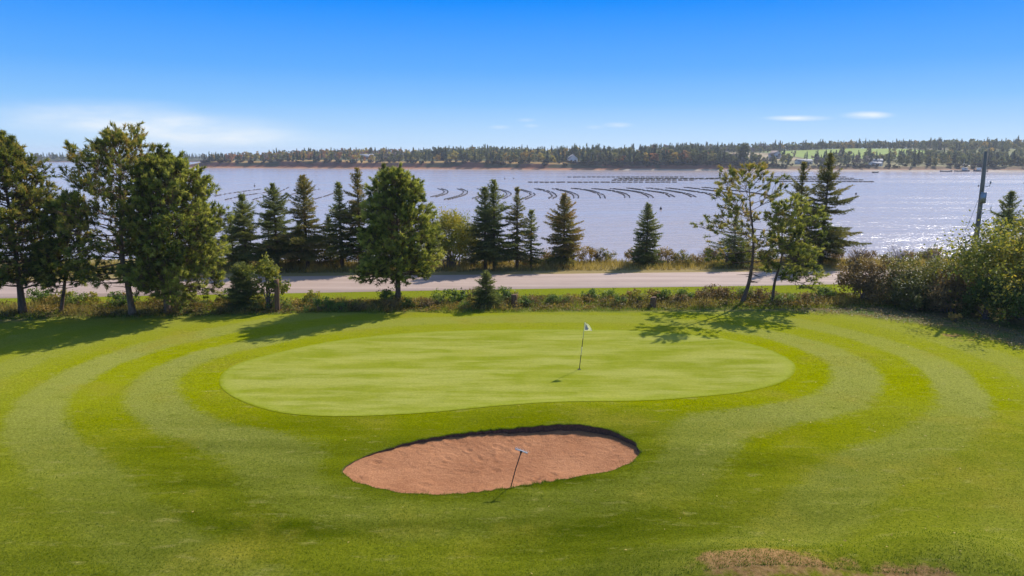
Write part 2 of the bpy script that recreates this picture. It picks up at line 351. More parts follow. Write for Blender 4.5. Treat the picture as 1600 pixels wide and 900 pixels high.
def mat_sand():
    m, nd, lk, out = mat_new('red_sand')
    geo = nd.new('ShaderNodeNewGeometry'); pos = geo.outputs['Position']
    n1 = noise(nd, lk, pos, 0.55, 4, 0.6); n2 = noise(nd, lk, pos, 5.0, 7, 0.72); n3 = noise(nd, lk, pos, 17.0, 6, 0.8)
    c = mixc(nd, lk, mapr(nd, lk, n1, 0.35, 0.65), (0.33, 0.135, 0.058), (0.44, 0.195, 0.088))
    c = mixc(nd, lk, mapr(nd, lk, n2, 0.52, 0.72, 0, 0.55), c, (0.27, 0.105, 0.05))
    c = mixc(nd, lk, mapr(nd, lk, n3, 0.52, 0.70, 0, 0.7), c, (0.58, 0.31, 0.165))
    c = mixc(nd, lk, mapr(nd, lk, n3, 0.46, 0.30, 0, 0.8), c, (0.17, 0.07, 0.032))
    p = N(nd, 'ShaderNodeBsdfPrincipled', Roughness=0.95); p.inputs['Specular IOR Level'].default_value = 0.1
    lk.new(c, p.inputs['Base Color'])
    hs = mth(nd, lk, 'ADD', n2, mth(nd, lk, 'MULTIPLY', n3, 0.35))
    b = N(nd, 'ShaderNodeBump', Strength=0.8, Distance=0.10); lk.new(hs, b.inputs['Height']); lk.new(b.outputs[0], p.inputs['Normal'])
    lk.new(p.outputs[0], out.inputs[0]); return m
def mat_water():
    m, nd, lk, out = mat_new('bay_water')
    geo = nd.new('ShaderNodeNewGeometry'); pos = geo.outputs['Position']
    mp = nd.new('ShaderNodeMapping'); mp.inputs['Rotation'].default_value = (0, 0, R(-18)); mp.inputs['Scale'].default_value = (0.55, 1.0, 1); lk.new(pos, mp.inputs[0])
    w1 = noise(nd, lk, mp.outputs[0], 0.9, 3, 0.6); w2 = noise(nd, lk, mp.outputs[0], 0.22, 3, 0.5); w3 = noise(nd, lk, mp.outputs[0], 3.2, 2, 0.5)
    mp2 = nd.new('ShaderNodeMapping'); mp2.inputs['Scale'].default_value = (0.006, 0.035, 1); lk.new(pos, mp2.inputs[0])
    gust = noise(nd, lk, mp2.outputs[0], 1.0, 4, 0.55)
    h = mth(nd, lk, 'ADD', mth(nd, lk, 'ADD', mth(nd, lk, 'MULTIPLY', w1, 0.42), mth(nd, lk, 'MULTIPLY', w2, 0.7)), mth(nd, lk, 'MULTIPLY', w3, 0.10))
    st = mapr(nd, lk, gust, 0.38, 0.62, 0.20, 0.85)
    b = N(nd, 'ShaderNodeBump', Distance=1.0); lk.new(h, b.inputs['Height']); lk.new(st, b.inputs['Strength'])
    p = N(nd, 'ShaderNodeBsdfPrincipled', Roughness=0.16, IOR=1.333)
    p.inputs['Base Color'].default_value = (0.47, 0.37, 0.32, 1)
    lk.new(b.outputs[0], p.inputs['Normal']); lk.new(p.outputs[0], out.inputs[0]); return m
def mat_road():
    m, nd, lk, out = mat_new('worn_asphalt')
    geo = nd.new('ShaderNodeNewGeometry'); pos = geo.outputs['Position']
    mp = nd.new('ShaderNodeMapping'); mp.inputs['Rotation'].default_value = (0, 0, R(-5)); mp.inputs['Scale'].default_value = (0.05, 1.3, 1); lk.new(pos, mp.inputs[0])
    n1 = noise(nd, lk, mp.outputs[0], 1.0, 4, 0.6); n2 = noise(nd, lk, pos, 12, 5, 0.7); n3 = noise(nd, lk, pos, 0.35, 4)
    c = mixc(nd, lk, mapr(nd, lk, n1, 0.40, 0.60), (0.325, 0.225, 0.172), (0.45, 0.32, 0.25))
    c = mixc(nd, lk, mapr(nd, lk, n3, 0.45, 0.7, 0, 0.4), c, (0.46, 0.34, 0.27))
    c = mixc(nd, lk, mapr(nd, lk, n2, 0.3, 0.7, 0, 0.35), c, (0.29, 0.20, 0.16))
    p = N(nd, 'ShaderNodeBsdfPrincipled', Roughness=0.85); lk.new(c, p.inputs['Base Color'])
    lk.new(p.outputs[0], out.inputs[0]); return m
def mat_attrcol(name, rough=0.9, trans=0.0):
    m, nd, lk, out = mat_new(name)
    geo = nd.new('ShaderNodeNewGeometry')
    nz = noise(nd, lk, geo.outputs['Position'], 0.15, 6, 0.7)
    c = mixc(nd, lk, 1.0, attr(nd, 'cover', 'Color'), mixc(nd, lk, mapr(nd, lk, nz, 0.3, 0.7), (0.7, 0.7, 0.7), (1.3, 1.3, 1.3)), 'MULTIPLY')
    p = N(nd, 'ShaderNodeBsdfPrincipled', Roughness=rough); p.inputs['Specular IOR Level'].default_value = 0.1
    lk.new(c, p.inputs['Base Color'])
    if trans:
        t = nd.new('ShaderNodeBsdfTranslucent'); lk.new(c, t.inputs[0])
        mx = N(nd, 'ShaderNodeMixShader', Fac=trans); lk.new(p.outputs[0], mx.inputs[1]); lk.new(t.outputs[0], mx.inputs[2]); lk.new(mx.outputs[0], out.inputs[0])
    else: lk.new(p.outputs[0], out.inputs[0])
    return m
M['ground'] = mat_ground(); M['green'] = mat_green(); M['sand'] = mat_sand(); M['water'] = mat_water(); M['road'] = mat_road()
M['far_land'] = mat_attrcol('far_land'); M['far_tree'] = mat_attrcol('far_foliage', 0.7, 0.45)
M['soil'] = simple('dark_soil', (0.10, 0.05, 0.028), 0.95, 0.5, 12, bump=0.8)
M['weathered'] = simple('weathered_wood', (0.15, 0.075, 0.035), 0.9, 0.4, 5, bump=0.5, stretch=(3, 3, 0.3))
M['pole_wood'] = simple('grey_pole_wood', (0.27, 0.215, 0.165), 0.85, 0.3, 4, bump=0.3, stretch=(3, 3, 0.2))
M['steel'] = simple('galvanised_steel', (0.35, 0.36, 0.38), 0.45, 0.2, 6, metallic=0.7)
M['black'] = simple('black_plastic', (0.012, 0.012, 0.016), 0.85, 0.3, 3)
M['white'] = simple('white_paint', (0.72, 0.72, 0.70), 0.6, 0.06, 2)
M['cream'] = simple('pole_cream', (0.62, 0.60, 0.40), 0.5, 0.05, 2)
M['flag'] = foliage('white_flag_cloth', [(0.0, (0.82, 0.82, 0.82)), (1.0, (0.82, 0.82, 0.82))], 0.5)
M['flag_grey'] = simple('grey_print', (0.33, 0.34, 0.38), 0.8, 0.1, 8)
M['roof_grey'] = simple('grey_roof', (0.20, 0.20, 0.22), 0.8, 0.2, 1)
M['roof_brown'] = simple('brown_roof', (0.20, 0.14, 0.12), 0.8, 0.2, 1)
M['wall_grey'] = simple('grey_wall', (0.42, 0.42, 0.44), 0.8, 0.1, 1)
M['glass'] = simple('dark_window_glass', (0.03, 0.035, 0.04), 0.15, 0.2, 1)
M['hull'] = simple('dark_hull', (0.03, 0.035, 0.05), 0.5, 0.3, 1)
M['concrete'] = simple('pale_concrete', (0.5, 0.45, 0.40), 0.9, 0.15, 0.5)

# ---------------------------------------------------------------- ground: one sheet wrapped round the bunker, out to the horizon
GREEN = catmull([(-12.94, 28.82), (-13.39, 31.12), (-12.29, 33.22), (-9.74, 35.86), (-5.82, 37.62), (-0.74, 38.33), (3.71, 38.41), (7.36, 38.04), (10.69, 36.78), (12.91, 34.98), (13.7, 32.67), (13.36, 30.82), (12.13, 29.08), (10.14, 27.83), (7.47, 27.05), (5.25, 26.6), (2.07, 26.23), (-1.02, 25.74), (-4.0, 25.2), (-6.94, 25.0), (-9.33, 25.47), (-11.38, 26.82)], 6)
BUNK = catmull([(-5.42, 20.42), (-5.29, 21.03), (-4.59, 21.82), (-3.62, 22.61), (-2.32, 23.22), (-0.94, 23.63), (0.48, 23.87), (1.91, 23.99), (3.08, 23.81), (3.82, 23.22), (4.26, 22.39), (4.32, 21.61), (4.02, 21.03), (3.29, 20.42), (2.22, 19.98), (0.99, 19.55), (0.0, 19.22), (-1.15, 18.94), (-2.29, 18.83), (-3.27, 18.94), (-4.31, 19.35), (-5.0, 19.76)], 6)
LAWN = np.array([(-90, -60), (-90, 36), (-45, 38.2), (-30.8, 39.9), (-27.8, 41.0), (-20, 41.4), (-12.4, 42.7), (4, 42.9), (18.6, 42.9), (20.6, 42.6), (23.5, 40.5), (25.9, 38.1), (27.0, 34.4), (28.5, 29), (34, 20), (50, 0), (70, -60)], float)
def ground_h(x, y):
    g = lambda cx, cy, sx, sy, a: a*np.exp(-((x-cx)/sx)**2 - ((y-cy)/sy)**2)
    z = g(1.6, 25.2, 3.6, 1.3, .20) + g(5.6, 22.6, 1.5, 2.0, .14) + g(5.9, 14.2, 3.4, 1.5, .85) + g(10.9, 14.9, 2.4, 1.5, .75) + g(8.4, 16.8, 2.0, 1.2, -.18) + g(-14, 17, 6, 3, .22) + g(17, 20, 4, 5, .25)
    lawn = sstep(41, 36, y)
    z = z*lawn + lawn*(0.05*vnoise(x, y, 6, 1) + 0.03*vnoise(x, y, 2.2, 2))
    sh = 64.5 + 1.6*vnoise(x, y*0, 14, 3) + 0.03*np.abs(x)*0
    z = z - sstep(0, 7.5, y-sh)*4.7 - sstep(10, 60, y-sh)*4
    # the near shore runs on either side; inland behind the camera the course stays level
    return z
C0 = np.array([-0.5, 21.4]); NS = 540
th = np.arange(NS)/NS*2*math.pi
_rel = BUNK - C0; _a = np.unwrap(np.arctan2(_rel[:, 1], _rel[:, 0])); _r = np.hypot(*_rel.T)
_o = np.argsort(np.mod(_a, 2*math.pi)); _am = np.mod(_a, 2*math.pi)[_o]; _rm = _r[_o]
RB = np.interp(th, _am, _rm, period=2*math.pi)
RB = RB + 0.035*np.sin(th*31 + 2*np.sin(th*7)) + 0.008*np.sin(th*83) * (np.sin(th) > -0.2)
DIRS = np.stack([np.cos(th), np.sin(th)], 1)
E_ = [0.0, 0.06]; step = 0.07
while E_[-1] < 3600:
    E_.append(E_[-1] + step); step = min(step*1.045, 0.42) if E_[-1] < 48 else step*1.12
E_ = np.array(E_)
GP = C0 + DIRS[None]*(RB[None, :, None] + E_[:, None, None])
gx, gy = GP[..., 0].ravel(), GP[..., 1].ravel()
gz = ground_h(gx, gy)
nr = len(E_)
i = np.arange(nr-1)[:, None]*NS; j = np.arange(NS)[None]; k = (j+1) % NS
GQ = np.stack([i+j, i+NS+j, i+NS+k, i+k], -1).reshape(-1, 4)
P2 = np.stack([gx, gy], 1)
near = np.hypot(gx, gy-25) < 110
dG = np.full(len(P2), 80.0); dB = dG.copy(); dLn = dG.copy(); bare = np.zeros(len(P2))
dG[near] = sdf(P2[near], GREEN); dB[near] = sdf(P2[near], BUNK); dLn[near] = sdf(P2[near], LAWN)
def smin(a, b, k):
    h = np.clip(.5 + .5*(b-a)/k, 0, 1); return b*(1-h) + a*h - k*h*(1-h)
ring = smin(dG, dB + 1.2, 5.0) + 0.35
bare[near] = 1.0*np.exp(-((gx[near]-5.6)/2.0)**2 - ((gy[near]-14.2)/0.85)**2) + .8*np.exp(-((gx[near]-9.3)/1.8)**2 - ((gy[near]-13.9)/.6)**2) + .35*np.exp(-((gx[near]-12.8)/1.3)**2 - ((gy[near]-17.5)/1.6)**2) + .30*np.exp(-((gx[near]-4.9)/.6)**2 - ((gy[near]-21.0)/1.0)**2) + .65*np.exp(-((gx[near]-25)/2.0)**2 - ((gy[near]-37.0)/2.5)**2)
link('ground', mesh_np('ground', np.stack([gx, gy, gz], 1), [GQ], {'ring': ring, 'lawn': dLn, 'bare': bare}, True), M['ground'], kind='structure')

# putting green: its own closely mown sheet
pg = MB(); cg = GREEN.mean(0); K = 26
rad = np.concatenate([np.linspace(0.04, 1, K)])
PGP = cg + (GREEN - cg)[None]*rad[:, None, None]
px_, py_ = PGP[..., 0].ravel(), PGP[..., 1].ravel(); ng = len(GREEN)
i = np.arange(K-1)[:, None]*ng; j = np.arange(ng)[None]; k = (j+1) % ng
Qg = np.stack([i+j, i+ng+j, i+ng+k, i+k], -1).reshape(-1, 4)
pv = np.concatenate([np.stack([px_, py_, ground_h(px_, py_) + 0.014], 1), [[cg[0], cg[1], ground_h(cg[0], cg[1]) + 0.018]]])
Tg = np.stack([np.arange(ng), (np.arange(ng)+1) % ng, np.full(ng, len(pv)-1)], -1)
link('putting_green', mesh_np('putting_green', pv, [Qg, Tg], {'ring': sdf(pv[:, :2], GREEN)}, True), M['green'], kind='structure')

# bunker: soil lip and dished sand
gl = ground_h(C0[0] + DIRS[:, 0]*RB, C0[1] + DIRS[:, 1]*RB)
back = sstep(-0.1, 0.7, np.sin(th))
lip = 0.04 + 0.07*back + 0.15*np.exp(-(((th-R(42)+math.pi) % (2*math.pi) - math.pi)/R(40))**2)
ringp = C0 + DIRS*RB[:, None]
outer = C0 + DIRS*(RB + 0.03)[:, None]; inner = C0 + DIRS*(RB + 0.015)[:, None]
LV = np.concatenate([np.c_[outer, gl + 0.004], np.c_[ringp - DIRS*0.015, gl - 0.03], np.c_[inner, gl - lip - 0.05]])
j = np.arange(NS); k = (j+1) % NS
LQ = np.concatenate([np.stack([j, k, NS+k, NS+j], -1), np.stack([NS+j, NS+k, 2*NS+k, 2*NS+j], -1)])
link('bunker_lip', mesh_np('bunker_lip', LV, [LQ], None, True), M['soil'], kind='structure')
fr = np.concatenate([np.linspace(1.0, 0.05, 46)])
SP = C0 + DIRS[None]*(RB + 0.02)[None, :, None]*fr[:, None, None]
sx_, sy_ = SP[..., 0].ravel(), SP[..., 1].ravel()
dep = np.repeat(1 - fr[:, None]**3, NS, 1)
sz_ = (np.repeat((gl - lip)[None], len(fr), 0)*fr[:, None]**2 + (1-fr[:, None]**2)*(-0.16) - 0.10*dep).ravel()
sz_ = sz_ + 0.010*vnoise(sx_, sy_, .35, 5) + 0.02*vnoise(sx_, sy_, 1.1, 6) + .010*vnoise(sx_, sy_, .14, 8)
for _ in range(34):                                                     # footprints and rake scuffs
    a = rng.uniform(0, 6.28); q = rng.uniform(0, .9)**.6; c = C0 + np.array([math.cos(a), math.sin(a)])*q*np.interp(a, th, RB)
    dd = np.hypot((sx_-c[0]), (sy_-c[1])); r_ = rng.uniform(.08, .17)
    sz_ += -0.026*np.exp(-(dd/r_)**2) + 0.014*np.exp(-((dd-r_*1.6)/(r_*.5))**2)
i = np.arange(len(fr)-1)[:, None]*NS; j = np.arange(NS)[None]; k = (j+1) % NS
SQ = np.stack([i+j, i+k, i+NS+k, i+NS+j], -1).reshape(-1, 4)
sv = np.concatenate([np.stack([sx_, sy_, sz_], 1), [[C0[0], C0[1], sz_[-NS:].mean()]]])
jj = np.arange(NS); ST = np.stack([(len(fr)-1)*NS + jj, (len(fr)-1)*NS + (jj+1) % NS, np.full(NS, len(sv)-1)], -1)
link('bunker_sand', mesh_np('bunker_sand', sv, [SQ, ST], None, True), M['sand'], kind='structure')
# fringe of longer turf round the lip
mb = MB(); n = 9000
a = rng.uniform(0, 2*math.pi, n); keep = rng.random(n) < (0.35 + 0.65*np.interp(a, th, back)); a = a[keep]; n = len(a)
rr = np.interp(a, th, RB, period=2*math.pi) + np.abs(rng.normal(0, .05, n)) + 0.0
O = np.stack([C0[0]+np.cos(a)*rr, C0[1]+np.sin(a)*rr], 1); O = np.c_[O, ground_h(O[:, 0], O[:, 1]) - 0.01]
D = unit(np.c_[-np.cos(a)*.5, -np.sin(a)*.5, np.full(n, .75)] + rng.normal(0, .35, (n, 3)))
needles(mb, O, D, rng.uniform(.03, .075, n)*(1 + .9*np.clip(np.sin(a*23 + 3*np.sin(a*9)), 0, 1)), .015, np.clip(rng.normal(.4, .22, n), 0, 1), rng)
link('lip_grass', mb.mesh('lip_grass', an='tint'), M['grass_blade'], kind='stuff')['label'] = 'longer turf fringing the lip of the sand bunker'

# water
wv = [(-3600, 58, WATER), (3600, 58, WATER), (3600, 3600, WATER), (-3600, 3600, WATER)]
link('water', mesh_np('water', wv, [[[0, 1, 2, 3]]]), M['water'], kind='structure')

# road
rn = catmull([(-140, 37.5), (-80, 43.0), (-40, 46.7), (-26.17, 47.96), (-16.36, 48.87), (0.0, 50.4), (17.23, 51.6), (27.86, 52.6), (60, 55.3), (140, 60.5)], 8, False)
rf = catmull([(-140, 43.2), (-80, 48.8), (-40, 53.0), (-28, 54.6), (-18.58, 55.7), (0.0, 56.6), (16.48, 57.7), (30.58, 58.4), (60, 60.8), (140, 66)], 8, False)
mb = MB(); m_ = len(rn); cols = 7
V = np.concatenate([np.c_[rn*(1-t)+rf*t, np.full(m_, 0.03 + 0.07*(1-(2*t-1)**2))] for t in np.linspace(0, 1, cols)] + [np.c_[rn - [0, .12], np.full(m_, -.05)], np.c_[rf + [0, .12], np.full(m_, -.05)]])
order = [cols] + list(range(cols)) + [cols+1]
Qr = np.concatenate([np.stack([a*m_+np.arange(m_-1), a*m_+np.arange(1, m_), b*m_+np.arange(1, m_), b*m_+np.arange(m_-1)], -1) for a, b in zip(order[:-1], order[1:])])
link('road', mesh_np('road', V, [Qr], None, True), M['road'], kind='structure')

# ---------------------------------------------------------------- trees
def path_at(P, s):
    P = np.asarray(P, float); t = np.clip(s, 0, 1)*(len(P)-1); i = np.minimum(t.astype(int), len(P)-2); f = (t-i)[:, None]
    return P[i]*(1-f) + P[i+1]*f
def trunk_at_z(P, z):
    return np.array([np.interp(z, P[:, 2], P[:, 0]), np.interp(z, P[:, 2], P[:, 1]), z])
def pine(name, base, trunk, r0, crown, nb, seed, mats, dens=7.0, K=12, shift=(0, 0), el=(0.05, 0.9), extra=(), nlen=.26, nw=.052, tb=.42, inner=.28, thin=0.0, dead=0, full=1.0):
    """crown = [(z, radius)...] outline; trunk = [(dx, dy, z)...] relative to base"""
    rg = np.random.default_rng(seed)
    root = empty(name, (*base, float(ground_h(np.float64(base[0]), np.float64(base[1])))-0.02))
    T = catmull(np.array(trunk, float), 6, False); H = T[-1, 2]
    w, c = MB(), MB()
    rad = r0*(1 - 0.93*(T[:, 2]/H)**0.9); rad[:3] *= (1.35, 1.15, 1.05)
    w.tube(T, rad, 9)
    cz = np.array([q[0] for q in crown]); cr = np.array([q[1] for q in crown]); z0, z1 = cz[0], cz[-1]
    br = []
    for b in range(nb):
        t = (b + rg.uniform(0, 1))/nb; t = t**0.92
        z = z0 + (z1-z0)*t
        br.append((z, b*2.39996 + rg.normal(0, .35), None, None))
    br += list(extra)
    for (z, az, L, e) in br:
        tt = (z-z0)/(z1-z0+1e-6)
        if e is None: e = el[0] + (el[1]-el[0])*max(tt, 0)**1.6 + rg.normal(0, .10)
        d2 = np.array([math.cos(az), math.sin(az)])
        if L is None:
            zt = min(z + 0.5*math.sin(max(e, 0)), z1)
            L = np.interp(zt, cz, cr)*rg.uniform(.72, 1.06)*(1 + 0.0) + float(np.dot(d2, shift))*np.sin(math.pi*min(max(tt, 0)*.9+.1, 1))
            L = max(L, .25)/max(math.cos(e), .45)
            L = min(L, max((z1 - z)/max(math.sin(e), .15) + .3, .3))
        p0 = trunk_at_z(T, min(max(z, .2), H*.985))
        sag = rg.uniform(-.05, .16)
        s = np.linspace(0, 1, 7)[:, None]
        wig = rg.normal(0, .05, 3)*L
        P = p0 + s*L*np.array([d2[0]*math.cos(e), d2[1]*math.cos(e), math.sin(e)]) + (s**2)*np.array([0, 0, sag*L]) - (s*(1-s))*np.array([0, 0, .10*L]) + np.sin(s*4)*wig*s
        rb = np.interp(z, T[:, 2], rad)*.42*min(1, .35+L/3)
        w.tube(P, np.linspace(max(rb, .02), .012, 7), 5, cap=False)
        m = max(3, int(L*dens*rg.uniform(.8, 1.2)))
        if thin: m = max(2, int(m*(1-thin*rg.random())))
        ss = 1 - (1-inner)*rg.random(m)**1.25
        B0 = path_at(P, np.clip(ss - .12, 0, 1)); B = path_at(P, ss)
        tan = unit(P[-1]-P[0]); side = unit(np.cross(tan, [0, 0, 1.0])); up = np.cross(side, tan)
        off = side*(rg.uniform(-1, 1, (m, 1))*(.16 + .30*L*(1.12-ss)[:, None]*full)) + up*(rg.normal(.03, .10, (m, 1))*L*full)
        B = B + off
        for q in range(m): w.tube(np.stack([B0[q], B[q]]), np.array([.016, .012]), 3, cap=False)
        sd = unit(tan*rg.uniform(.35, 1.1, (m, 1)) + side*rg.normal(0, .75, (m, 1)) + up*(rg.normal(.25, .5, (m, 1))))
        sl = rg.uniform(.22, .62, m)*np.clip(L/2.2, .45, 1.15)
        for q in range(m):
            if sl[q] > .2: w.tube(np.stack([B[q], B[q] + sd[q]*sl[q]]), np.array([.014, .006]), 3, cap=False)
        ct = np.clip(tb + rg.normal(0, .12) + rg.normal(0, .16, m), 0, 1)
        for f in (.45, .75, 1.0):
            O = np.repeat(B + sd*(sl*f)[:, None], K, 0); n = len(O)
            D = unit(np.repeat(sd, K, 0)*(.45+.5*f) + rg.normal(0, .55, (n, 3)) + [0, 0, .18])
            needles(c, O + rg.normal(0, .03, (n, 3)), D, nlen*rg.uniform(.7, 1.15, n), nw, np.clip(np.repeat(ct, K) + rg.normal(0, .08, n) + (.24 if f == 1 else (.06 if f > .6 else -.06)), 0, 1), rg)  # lighter shoot tips, darker inside: sunlit tips and shaded interior put into tint
    for q in range(dead):
        az = rg.uniform(0, 6.28); z = rg.uniform(z0*.55, z0*1.15); L = rg.uniform(.4, 1.3); p0 = trunk_at_z(T, z)
        P = p0 + np.linspace(0, 1, 4)[:, None]*np.array([math.cos(az), math.sin(az), rg.uniform(-.25, .3)])*L
        w.tube(P, np.linspace(.03, .008, 4), 4, cap=False)
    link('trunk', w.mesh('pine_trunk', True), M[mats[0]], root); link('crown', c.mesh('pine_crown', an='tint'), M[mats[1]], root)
    return root
def spruce(name, base, H, Rm, zb, seed, mat='spruce', tb=.45, dens=1.0, ragged=.18, topfrac=1.0, shape=.85, lean=(0, 0), stems=1, droop=.22):
    rg = np.random.default_rng(seed)
    root = empty(name, (*base, float(ground_h(np.float64(base[0]), np.float64(base[1])))-0.02))
    w, c = MB(), MB()
    T = np.array([[lean[0]*t**1.3, lean[1]*t**1.3, H*t] for t in np.linspace(0, 1, 9)]); r0 = .02*H + .02
    w.tube(T, np.linspace(r0, .012, 9), 8)
    z = zb; k = 0; nl_ = min(1.0, .42 + H/11)
    while z < H-.06:
        t = (z-zb)/(H-zb)
        Rz = Rm*((1-t)**shape)*(0.55+.45*min(1, t*5+.35)) + .06
        nbr = max(4, int(round(7*dens*(1-.3*t))))
        whorl = rg.uniform(1-ragged*1.6, 1+ragged)
        for b in range(nbr):
            if rg.random() < ragged*.35: continue
            az = k*1.1 + b*2*math.pi/nbr + rg.normal(0, .22); lob_ = 1 + ragged*.55*math.sin(az*2 + z*1.3 + seed) + ragged*.5*math.sin(az - z*2.1 + seed*2)
            L = min(max(.10, Rz*whorl*lob_*rg.uniform(1-ragged*1.2, 1+ragged*.7)), Rz*1.38)
            e = -.12 - droop*(1-t) + 1.15*t**2.2 + rg.normal(0, .07)
            d2 = np.array([math.cos(az), math.sin(az), 0]); p0 = trunk_at_z(T, min(z + rg.normal(0, .06), H*.99))
            s = np.linspace(0, 1, 5)[:, None]
            P = p0 + s*L*(d2*math.cos(e) + np.array([0, 0, math.sin(e)])) + s**2*np.array([0, 0, .16*L])
            w.tube(P, np.linspace(.012+.008*L, .005, 5), 3, cap=False)
            m = max(3, int(L/.105*dens)); ss = np.linspace(.12, 1, m)
            B = path_at(P, ss); tan = unit(P[-1]-P[0]); side = unit(np.cross(tan, [0, 0, 1.0]))
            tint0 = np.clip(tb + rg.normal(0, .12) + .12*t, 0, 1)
            for sg in (-1, 1):
                tl = (.14 + .46*L*(1-ss)*np.minimum(1, ss*3+.4))*rg.uniform(.7, 1.2, m)
                td = unit(tan*.75 + sg*side*rg.uniform(.6, 1.1, (m, 1)) + np.array([0, 0, -.22])*rg.uniform(.2, 1.4, (m, 1)))
                nn = np.maximum(2, (tl/.055).astype(int)); ii = np.repeat(np.arange(m), nn); fr_ = rg.random(len(ii))
                O = B[ii] + td[ii]*(tl[ii]*fr_)[:, None]; n = len(O)
                D = unit(td[ii]*.9 + rg.normal(0, .42, (n, 3)) + [0, 0, .10])
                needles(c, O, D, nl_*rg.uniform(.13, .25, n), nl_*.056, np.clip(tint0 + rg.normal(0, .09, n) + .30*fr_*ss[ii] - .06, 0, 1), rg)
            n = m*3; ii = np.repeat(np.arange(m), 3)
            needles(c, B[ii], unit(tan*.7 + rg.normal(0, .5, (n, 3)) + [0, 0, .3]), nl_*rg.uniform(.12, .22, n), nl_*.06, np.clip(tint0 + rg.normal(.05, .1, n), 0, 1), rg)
        z += rg.uniform(.17, .27)*(1-.35*t)*(H/7)**.35; k += 1
    for q in range(int(zb*5)):
        az = rg.uniform(0, 6.28); z = rg.uniform(.4, max(zb, .5)); p0 = trunk_at_z(T, z); L = rg.uniform(.3, Rm*.7)
        w.tube(np.stack([p0, p0 + np.array([math.cos(az), math.sin(az), -.15])*L]), np.array([.018, .005]), 3, cap=False)
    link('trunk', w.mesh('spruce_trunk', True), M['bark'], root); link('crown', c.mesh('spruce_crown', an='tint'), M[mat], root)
    return root
def leafy_meshes(H, Rx, lobes, nleaf, seed, leaf=(.07, .13), tb=.5, z0=.1, stems=5, gaps=.5, tvar=.16, updir=.5):
    """a shrub or small broadleaf: stems fanning out into leaf clusters; returns (stem mesh, leaf mesh)"""
    rg = np.random.default_rng(seed); w, c = MB(), MB()
    tips = []
    for q in range(lobes):
        a = q*2.4 + rg.normal(0, .4); rr = Rx*math.sqrt((q+.5)/lobes)*rg.uniform(.75, 1.1)
        hz = z0 + (H-z0)*(rg.uniform(.35, 1.0)*(1-.45*(rr/Rx)**2))
        tips.append((rr*math.cos(a), rr*math.sin(a), hz))
    tips = np.array(tips)
    for q, t in enumerate(tips):
        b = np.array([rg.normal(0, Rx*.12), rg.normal(0, Rx*.12), 0])
        s = np.linspace(0, 1, 5)[:, None]
        P = b*(1-s) + t*s; P[:, :2] = b[:2] + (t[:2]-b[:2])*(s**1.4); P += rg.normal(0, .04, P.shape)*s; P[0, 2] = 0
        w.tube(P, np.linspace(.02+.008*H, .006, 5), 4, cap=False)
        for u in range(4):
            f = rg.uniform(.4, 1); p0 = path_at(P, np.array([f]))[0]; w.tube(np.stack([p0, p0 + rg.normal(0, .25, 3)*min(H, 2)*.5 + [0, 0, .15]]), np.array([.009, .003]), 3, cap=False)
    per = nleaf//lobes
    for q, t in enumerate(tips):
        sub = 9; sc_ = Rx*.42*rg.uniform(.7, 1.25)
        cen = t + rg.normal(0, 1, (sub, 3))*[sc_*.55, sc_*.55, sc_*.5]; cen[:, 2] = np.clip(cen[:, 2], z0, H*1.05)
        n = per; ii = rg.integers(0, sub, n)
        off = rg.normal(0, 1, (n, 3))*sc_*.26
        O = cen[ii] + off; O[:, 2] = np.maximum(O[:, 2], .03)
        ct = tb + rg.normal(0, tvar, sub); lt = rg.normal(0, .10)
        leaves(c, O, off/sc_*1.2 + rg.normal(0, .6, (n, 3)) + [0, 0, updir], rg.uniform(leaf[0]*1.55, leaf[1]*1.55, n), rg.uniform(leaf[0], leaf[1], n), np.clip(ct[ii] + lt + rg.normal(0, .09, n), 0, 1), rg)
    return w.mesh('stems', True), c.mesh('leaves', an='tint')
def leafy(name, base, H, Rx, lobes, nleaf, seed, mat, parts=('stems', 'leaves'), **kw):
    root = empty(name, (*base, float(ground_h(np.float64(base[0]), np.float64(base[1])))-0.02))
    a, b = leafy_meshes(H, Rx, lobes, nleaf, seed, **kw)
    link(parts[0], a, M['twig'], root); link(parts[1], b, M[mat], root)
    return root

# --- big pines along the edge of the course
tag(pine('pine_tree', (-31.2, 42.4), [(0, 0, 0), (.1, 0, 3.7), (0, .1, 7.7), (.15, 0, 11.5)], .22,
         [(1.6, 2.2), (3.2, 3.0), (5.5, 2.9), (7.4, 2.5), (9.2, 1.6), (10.4, .8), (11.0, .2)], 125, 11, ('bark', 'pine_old'), dens=9.0, tb=.42),
    'tall shaggy pine at the outer end of the pine row, beside the thin young pine', 'tree', 'pines along the course edge')
tag(pine('pine_tree', (-28.9, 42.6), [(0, 0, 0), (.5, 0, 2.0), (1.0, .1, 5.0), (1.5, 0, 7.7)], .12,
         [(1.6, 1.1), (3.0, 1.9), (4.6, 1.7), (6.2, 1.1), (7.0, .6), (7.4, .15)], 74, 12, ('bark', 'pine'), dens=8.5, tb=.36, thin=.2, dead=6),
    'thin dark young pine squeezed between two taller pines', 'tree', 'pines along the course edge')
tag(pine('pine_tree', (-23.98, 42.0), [(0, 0, 0), (-.1, 0, 2.1), (-.25, 0, 3.8), (.02, .1, 7.7), (.35, 0, 10.8)], .21,
         [(1.8, 1.8), (3.6, 2.9), (6.0, 3.3), (7.8, 3.1), (9.2, 2.4), (10.3, 1.5), (10.9, .7)], 88, 23, ('bark_red', 'pine_old'), dens=7.5, tb=.48, thin=.4, shift=(-.5, 0), dead=14, el=(0.0, .8)),
    'tall open-crowned pine with yellowing needles and a leaning bare trunk', 'tree', 'pines along the course edge')
